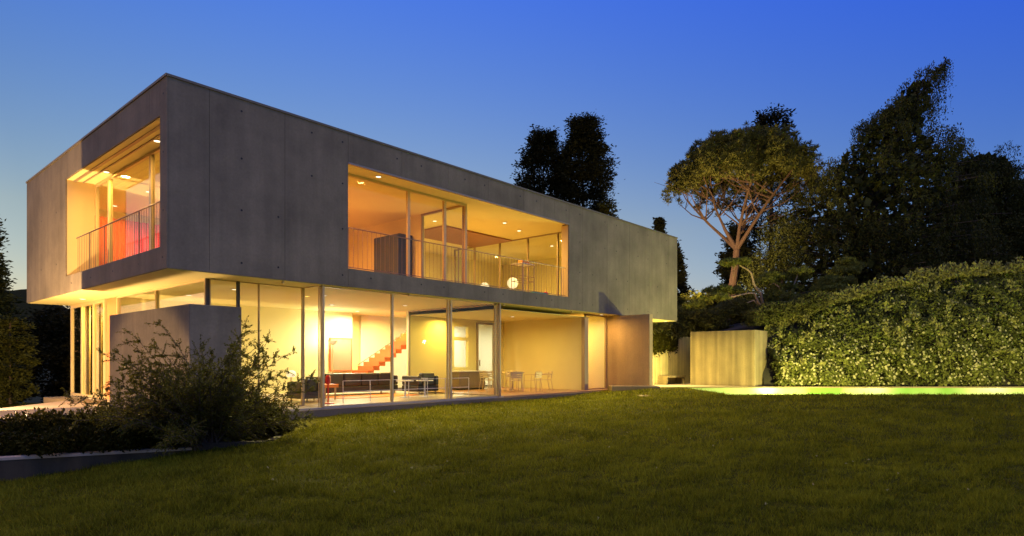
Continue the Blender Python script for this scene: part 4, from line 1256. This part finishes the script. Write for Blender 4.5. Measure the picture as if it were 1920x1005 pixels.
trailing(8.6, 13.6, 'grassy tufted planting along the bank above the board marked wall', 63, 14000, lambda X: 3.5 + .1 * (X - 9) + .3 * np.sin(X * 2.1), lambda X: 36.6 + 0 * X, flat=.9, leaf=.3)
trailing(12.2, 16.0, 'feathery ferny planting at the left end of the hedge top', 64, 8000, lambda X: 3.3 + .24 * (X - 12.2), lambda X: 32.3 + 0 * X, flat=.45, leaf=.3, mat='trail', aspect=.14)

# cloud-pruned garden pines
def cloud_pine(X, Z, base, label, limbs, pads, seed):
    rng = np.random.default_rng(seed)
    x, y = W(X, Z); s = Z / 1176
    t = thing('cloud_pine_tree', label, 'tree', (x, y, base), 'cloud pruned pines above the hedge')
    cp = 960 + X / s
    def P_(px_, py_, d=0):
        a = (px_ - cp) * s
        return (a * UX + d * UZ, -a * UZ + d * UX, (677 - py_) * s + EYE - base)
    for i, (pts_, r0) in enumerate(limbs):
        MB().tube([P_(*p) for p in pts_], list(np.linspace(r0, r0 * .4, len(pts_))), 7).build('trunk' if i == 0 else 'limb', M['bark_pale'], t, origin=(0, 0, 0))
    for (px_, py_, d, rx, rz) in pads:
        c = np.array(P_(px_, py_, d)); n = int(60 * max(.5, rx * rx * 1.3) ) + 30; k = 22
        a = rng.uniform(0, 2 * np.pi, n); q = np.sqrt(rng.uniform(0, 1, n))
        C_ = c + np.stack([rx * q * np.cos(a), rx * q * np.sin(a), rz * np.sqrt(1 - q * q) * rng.uniform(-.35, 1, n)], 1)
        D = unit(rng.normal(size=(n * k, 3)) + np.array([0, 0, .8]))
        leaf_part('needle_pad', leaf_quads(np.repeat(C_, k, 0) + D * .09, .20, .2, rng, D, .2), 'niwaki', t)
cloud_pine(12.7, 33.5, 2.6, 'cloud pruned pine with two long bare snaking limbs reaching left',
    [([(1432, 590), (1430, 570), (1428, 560), (1425, 548, -.2)], .10),
     ([(1430, 572), (1422, 552, -.3), (1408, 535, -.4), (1402, 515, -.5), (1395, 508, -.5), (1380, 500, -.5)], .075),
     ([(1428, 578), (1415, 566, -.4), (1408, 552, -.5), (1395, 552, -.6), (1360, 560, -.6)], .07),
     ([(1424, 575), (1405, 565, -.6), (1392, 570, -.7)], .04)],
    [(1365, 497, -.5, .55, .22), (1385, 495, -.4, .4, .2), (1335, 562, -.6, .75, .25), (1350, 545, .4, .8, .3), (1300, 575, -.2, .6, .25), (1372, 545, .6, .7, .35)], 71)
cloud_pine(14.5, 34, 2.8, 'upright bushy cloud pruned pine in the middle with curved pale twigs',
    [([(1462, 600), (1463, 570), (1466, 545), (1466, 515)], .10), ([(1466, 560), (1480, 545, -.3), (1490, 520, -.3), (1492, 510, -.3)], .05),
     ([(1464, 555), (1455, 540, -.4), (1445, 533, -.4), (1435, 536, -.4)], .04)],
    [(1462, 560, -.2, .95, .5), (1455, 580, -.3, 1.0, .4), (1470, 540, 0, .6, .35), (1430, 530, -.4, .5, .3), (1438, 520, -.4, .35, .2), (1463, 522, 0, .35, .22), (1495, 512, -.3, .55, .28), (1505, 520, .3, .5, .3), (1480, 590, .2, 1.0, .3)], 72)
cloud_pine(17.2, 34, 3.2, 'layered cloud pruned pine with three flat pads beside the hedge top',
    [([(1545, 590), (1547, 572, -.2), (1552, 560), (1554, 545)], .09), ([(1530, 588, -.4), (1545, 578, -.4), (1560, 573, -.4)], .06), ([(1552, 560), (1570, 535, .3), (1590, 515, .4)], .05)],
    [(1552, 545, -.2, .95, .42), (1560, 530, 0, .85, .35), (1540, 548, -.3, .6, .3), (1578, 570, -.4, .95, .25), (1590, 508, .4, .85, .3), (1608, 498, .5, .65, .28), (1596, 490, .5, .45, .25)], 73)

# arching bush in front of the house corner
def arching_bush():
    rng = np.random.default_rng(81)
    X, Z = -5.62, 11.5
    x, y = W(X, Z); base = -.36
    t = thing('arching_bush', 'big bush of arching twigs with rows of tiny leaves before the concrete block', 'bush', (x, y, base))
    st = MB(); LP = []; LD = []
    for i in range(135):
        a = rng.uniform(0, 2 * np.pi); tilt = rng.uniform(.05, 1.08); L_ = rng.uniform(1.35, 2.35) * (1.12 - .12 * tilt)
        d = np.array([math.cos(a) * math.sin(tilt), math.sin(a) * math.sin(tilt), math.cos(tilt)])
        p = np.array([rng.normal(0, .14), rng.normal(0, .14), 0.]); pts_ = [p.copy()]
        nseg = 10
        for s in range(nseg):
            d = unit(d + np.array([math.cos(a) * .05, math.sin(a) * .05, -.035]) + rng.normal(0, .05, 3)); p = p + d * L_ / nseg; p[2] = max(p[2], .05); pts_.append(p.copy())
        st.tube([tuple(q) for q in pts_], list(np.linspace(.013, .003, len(pts_))), 4)
        for s in range(2, nseg + 1):
            for side in range(rng.integers(3, 5)):
                dd = pts_[s] - pts_[s - 1]; sd = unit(np.cross(dd, rng.normal(size=3))); l2 = rng.uniform(.12, .42) * (1.2 - s / nseg * .6)
                e = pts_[s] + unit(unit(dd) * .8 + sd) * l2
                m = 17
                f = np.linspace(.1, 1, m)[:, None]
                LP.append(pts_[s] + (e - pts_[s]) * f + rng.normal(0, .012, (m, 3))); LD.append(np.tile(unit(e - pts_[s] + rng.normal(0, .05, 3)), (m, 1)))
                st.tube([tuple(pts_[s]), tuple(e)], [.004, .002], 3, cap=False)
            m = 10; f = np.linspace(0, 1, m)[:, None]
            LP.append(pts_[s - 1] + (pts_[s] - pts_[s - 1]) * f + rng.normal(0, .015, (m, 3))); LD.append(np.tile(unit(pts_[s] - pts_[s - 1]), (m, 1)))
    st.build('stems', M['bark'], t, origin=(0, 0, 0))
    PP = np.concatenate(LP); D = np.concatenate(LD)
    leaf_part('foliage', leaf_quads(PP, .040, .45, rng, D, 1.3), 'bush', t)
arching_bush()

def low_shrub(X, Z, r, h, label, seed, base=-.42, mat='low_bush', n=5200, flowers=0):
    rng = np.random.default_rng(seed); x, y = W(X, Z)
    t = thing('low_shrub', label, 'shrub', (x, y, base), 'low shrubs in the planting bed')
    st = MB()
    for i in range(26):
        a = rng.uniform(0, 2 * np.pi); e = np.array([r * .8 * math.cos(a) * rng.uniform(.3, 1), r * .8 * math.sin(a) * rng.uniform(.3, 1), h * rng.uniform(.6, 1)])
        st.tube([(0, 0, 0), tuple(e * .5 + np.array([0, 0, h * .12])), tuple(e)], [.014, .009, .004], 4)
    st.build('stems', M['bark'], t, origin=(0, 0, 0))
    a = rng.uniform(0, 2 * np.pi, n); q = np.sqrt(rng.uniform(0, 1, n)); w = rng.uniform(.25, 1, n) ** .6
    lob = 1 + .15 * np.sin(a * 5 + seed) + .1 * np.sin(a * 9 + 2 * seed)
    PP = np.stack([r * lob * q * np.cos(a), r * lob * q * np.sin(a), h * w * np.sqrt(np.clip(1 - .85 * q * q, 0, 1)) * (1 + .12 * np.sin(a * 7 + q * 9))], 1)
    leaf_part('foliage', leaf_quads(PP, .075, .5, rng, unit(PP + np.array([0, 0, .3])), 1.6), mat, t)
    if flowers:
        i = rng.choice(np.where(w > .85)[0], flowers); f = leaf_part('flowers', leaf_quads(PP[i] + np.array([0, 0, .03]), .05, .9, rng), 'petal', t); f['kind'] = 'stuff'
LS = [(-9.9, 11.2, 1.0, .62, 'low dark shrub with a few white flowers at the left edge of the bed', 16),
      (-8.9, 11.9, .95, .66, 'low dark shrub second from the left behind the bed wall', 5),
      (-8.0, 12.3, .95, .70, 'low dark shrub in front of the end glazing with cream curtains', 0),
      (-7.1, 12.2, .9, .72, 'low dark shrub before the lit side of the concrete block', 0),
      (-6.3, 12.0, .85, .80, 'taller dark shrub touching the left of the arching bush', 0),
      (-7.7, 11.0, .8, .45, 'lowest dark shrub just behind the bed wall coping', 0),
      (-6.6, 11.5, .75, .5, 'small dark shrub between the bed wall end and the arching bush', 0),
      (-5.15, 12.6, .62, .75, 'dark shrub right of the arching bush next to the lawn', 0),
      (-5.5, 12.9, .8, .9, 'dark shrub hidden behind the arching bush', 0),
      (-11.6, 11.6, 1.1, .6, 'low dark shrub running out of the view on the left', 6),
      (-9.0, 10.6, .8, .42, 'flat dark shrub by the left stretch of the bed wall', 4)]
for i, (X, Z, r, h, lb, f) in enumerate(LS): low_shrub(X, Z, r, h, lb, 90 + i, flowers=f)

# ------------------------------------------------------------------ grass blades
def grass():
    rng = np.random.default_rng(7)
    prng = np.random.default_rng(3)
    out = []
    for (z0, z1, dens, hgt, wd) in [(5.2, 7.5, 3600, .058, .0085), (7.5, 11, 2000, .058, .011), (11, 15.5, 950, .058, .015), (15.5, 21, 400, .06, .022), (21, 25, 170, .06, .028)]:
        area = (z1 - z0) * (z0 + z1) / 2 * 2.05
        n = int(area * dens)
        Z = np.sqrt(rng.uniform(z0 ** 2, z1 ** 2, n)); X = Z * rng.uniform(-.93, 1.12, n)
        x, y = W(X, Z)
        side = (X - B1[0]) * d_y - (Z - B1[1]) * d_x
        ok = ~((y > -.02) & (x > .3)) & ~((X > POOL_X0 - .02) & (Z > POOL_Z0 - .02)) & ~((X > 3.8) & (Z > 24.2))
        bed = (side < .02) & (X < -4.5)
        bed |= (X < -4.4) & (Z > 11.45)
        bed |= (X < -4.4 - (Z - 11.6) * .12) & (Z > 11.6)
        ok &= ~bed
        X, Z, x, y = X[ok], Z[ok], x[ok], y[ok]; n = len(X)
        z = lawn_z(X, Z)
        patch = np.zeros(n)
        for wl_, am in ((1.4, .22), (.8, .24), (.45, .26), (.27, .26), (.16, .2)):
            for q in range(3):
                an = prng.uniform(0, np.pi); patch += am * np.sin((X * np.cos(an) + Z * np.sin(an)) * 2 * np.pi / wl_ + prng.uniform(0, 6)) / 1.4
        patch = np.clip(.95 + .8 * patch, .35, 1.8)
        h = hgt * rng.uniform(.55, 1.35, n) * patch
        a = rng.uniform(0, 2 * np.pi, n); w = wd * rng.uniform(.7, 1.3, n)
        lean = rng.normal(0, .45, (n, 2)) * h[:, None]
        P0 = np.stack([x, y, z - .005], 1); S_ = np.stack([np.cos(a), np.sin(a), 0 * a], 1) * w[:, None] / 2
        tip = P0 + np.stack([lean[:, 0], lean[:, 1], h], 1)
        out.append(np.stack([P0 - S_, P0 + S_, tip], 1))
    o = quads_obj('grass', np.concatenate(out), M['blade'], k=3)
    tag(o, kind='stuff')
    # clover heads
    n = 34; Z = np.sqrt(rng.uniform(36, 200, n)); X = Z * rng.uniform(-.5, .85, n)
    ok = X > -4.2; X, Z = X[ok], Z[ok]
    x, y = W(X, Z); ok = ~((y > -.1) & (x > .3)); x, y, X, Z = x[ok], y[ok], X[ok], Z[ok]
    V = leaf_quads(np.repeat(np.stack([x, y, lawn_z(X, Z) + .045], 1), 6, 0) + rng.normal(0, .006, (len(x) * 6, 3)), .018, .8, rng)
    tag(quads_obj('clover_flowers', V, M['petal']), kind='stuff')
d_x, d_y = d_.x, d_.y
_dd = (Vector(B1) - Vector(B0)).normalized(); d_x, d_y = _dd.x, _dd.y
grass()
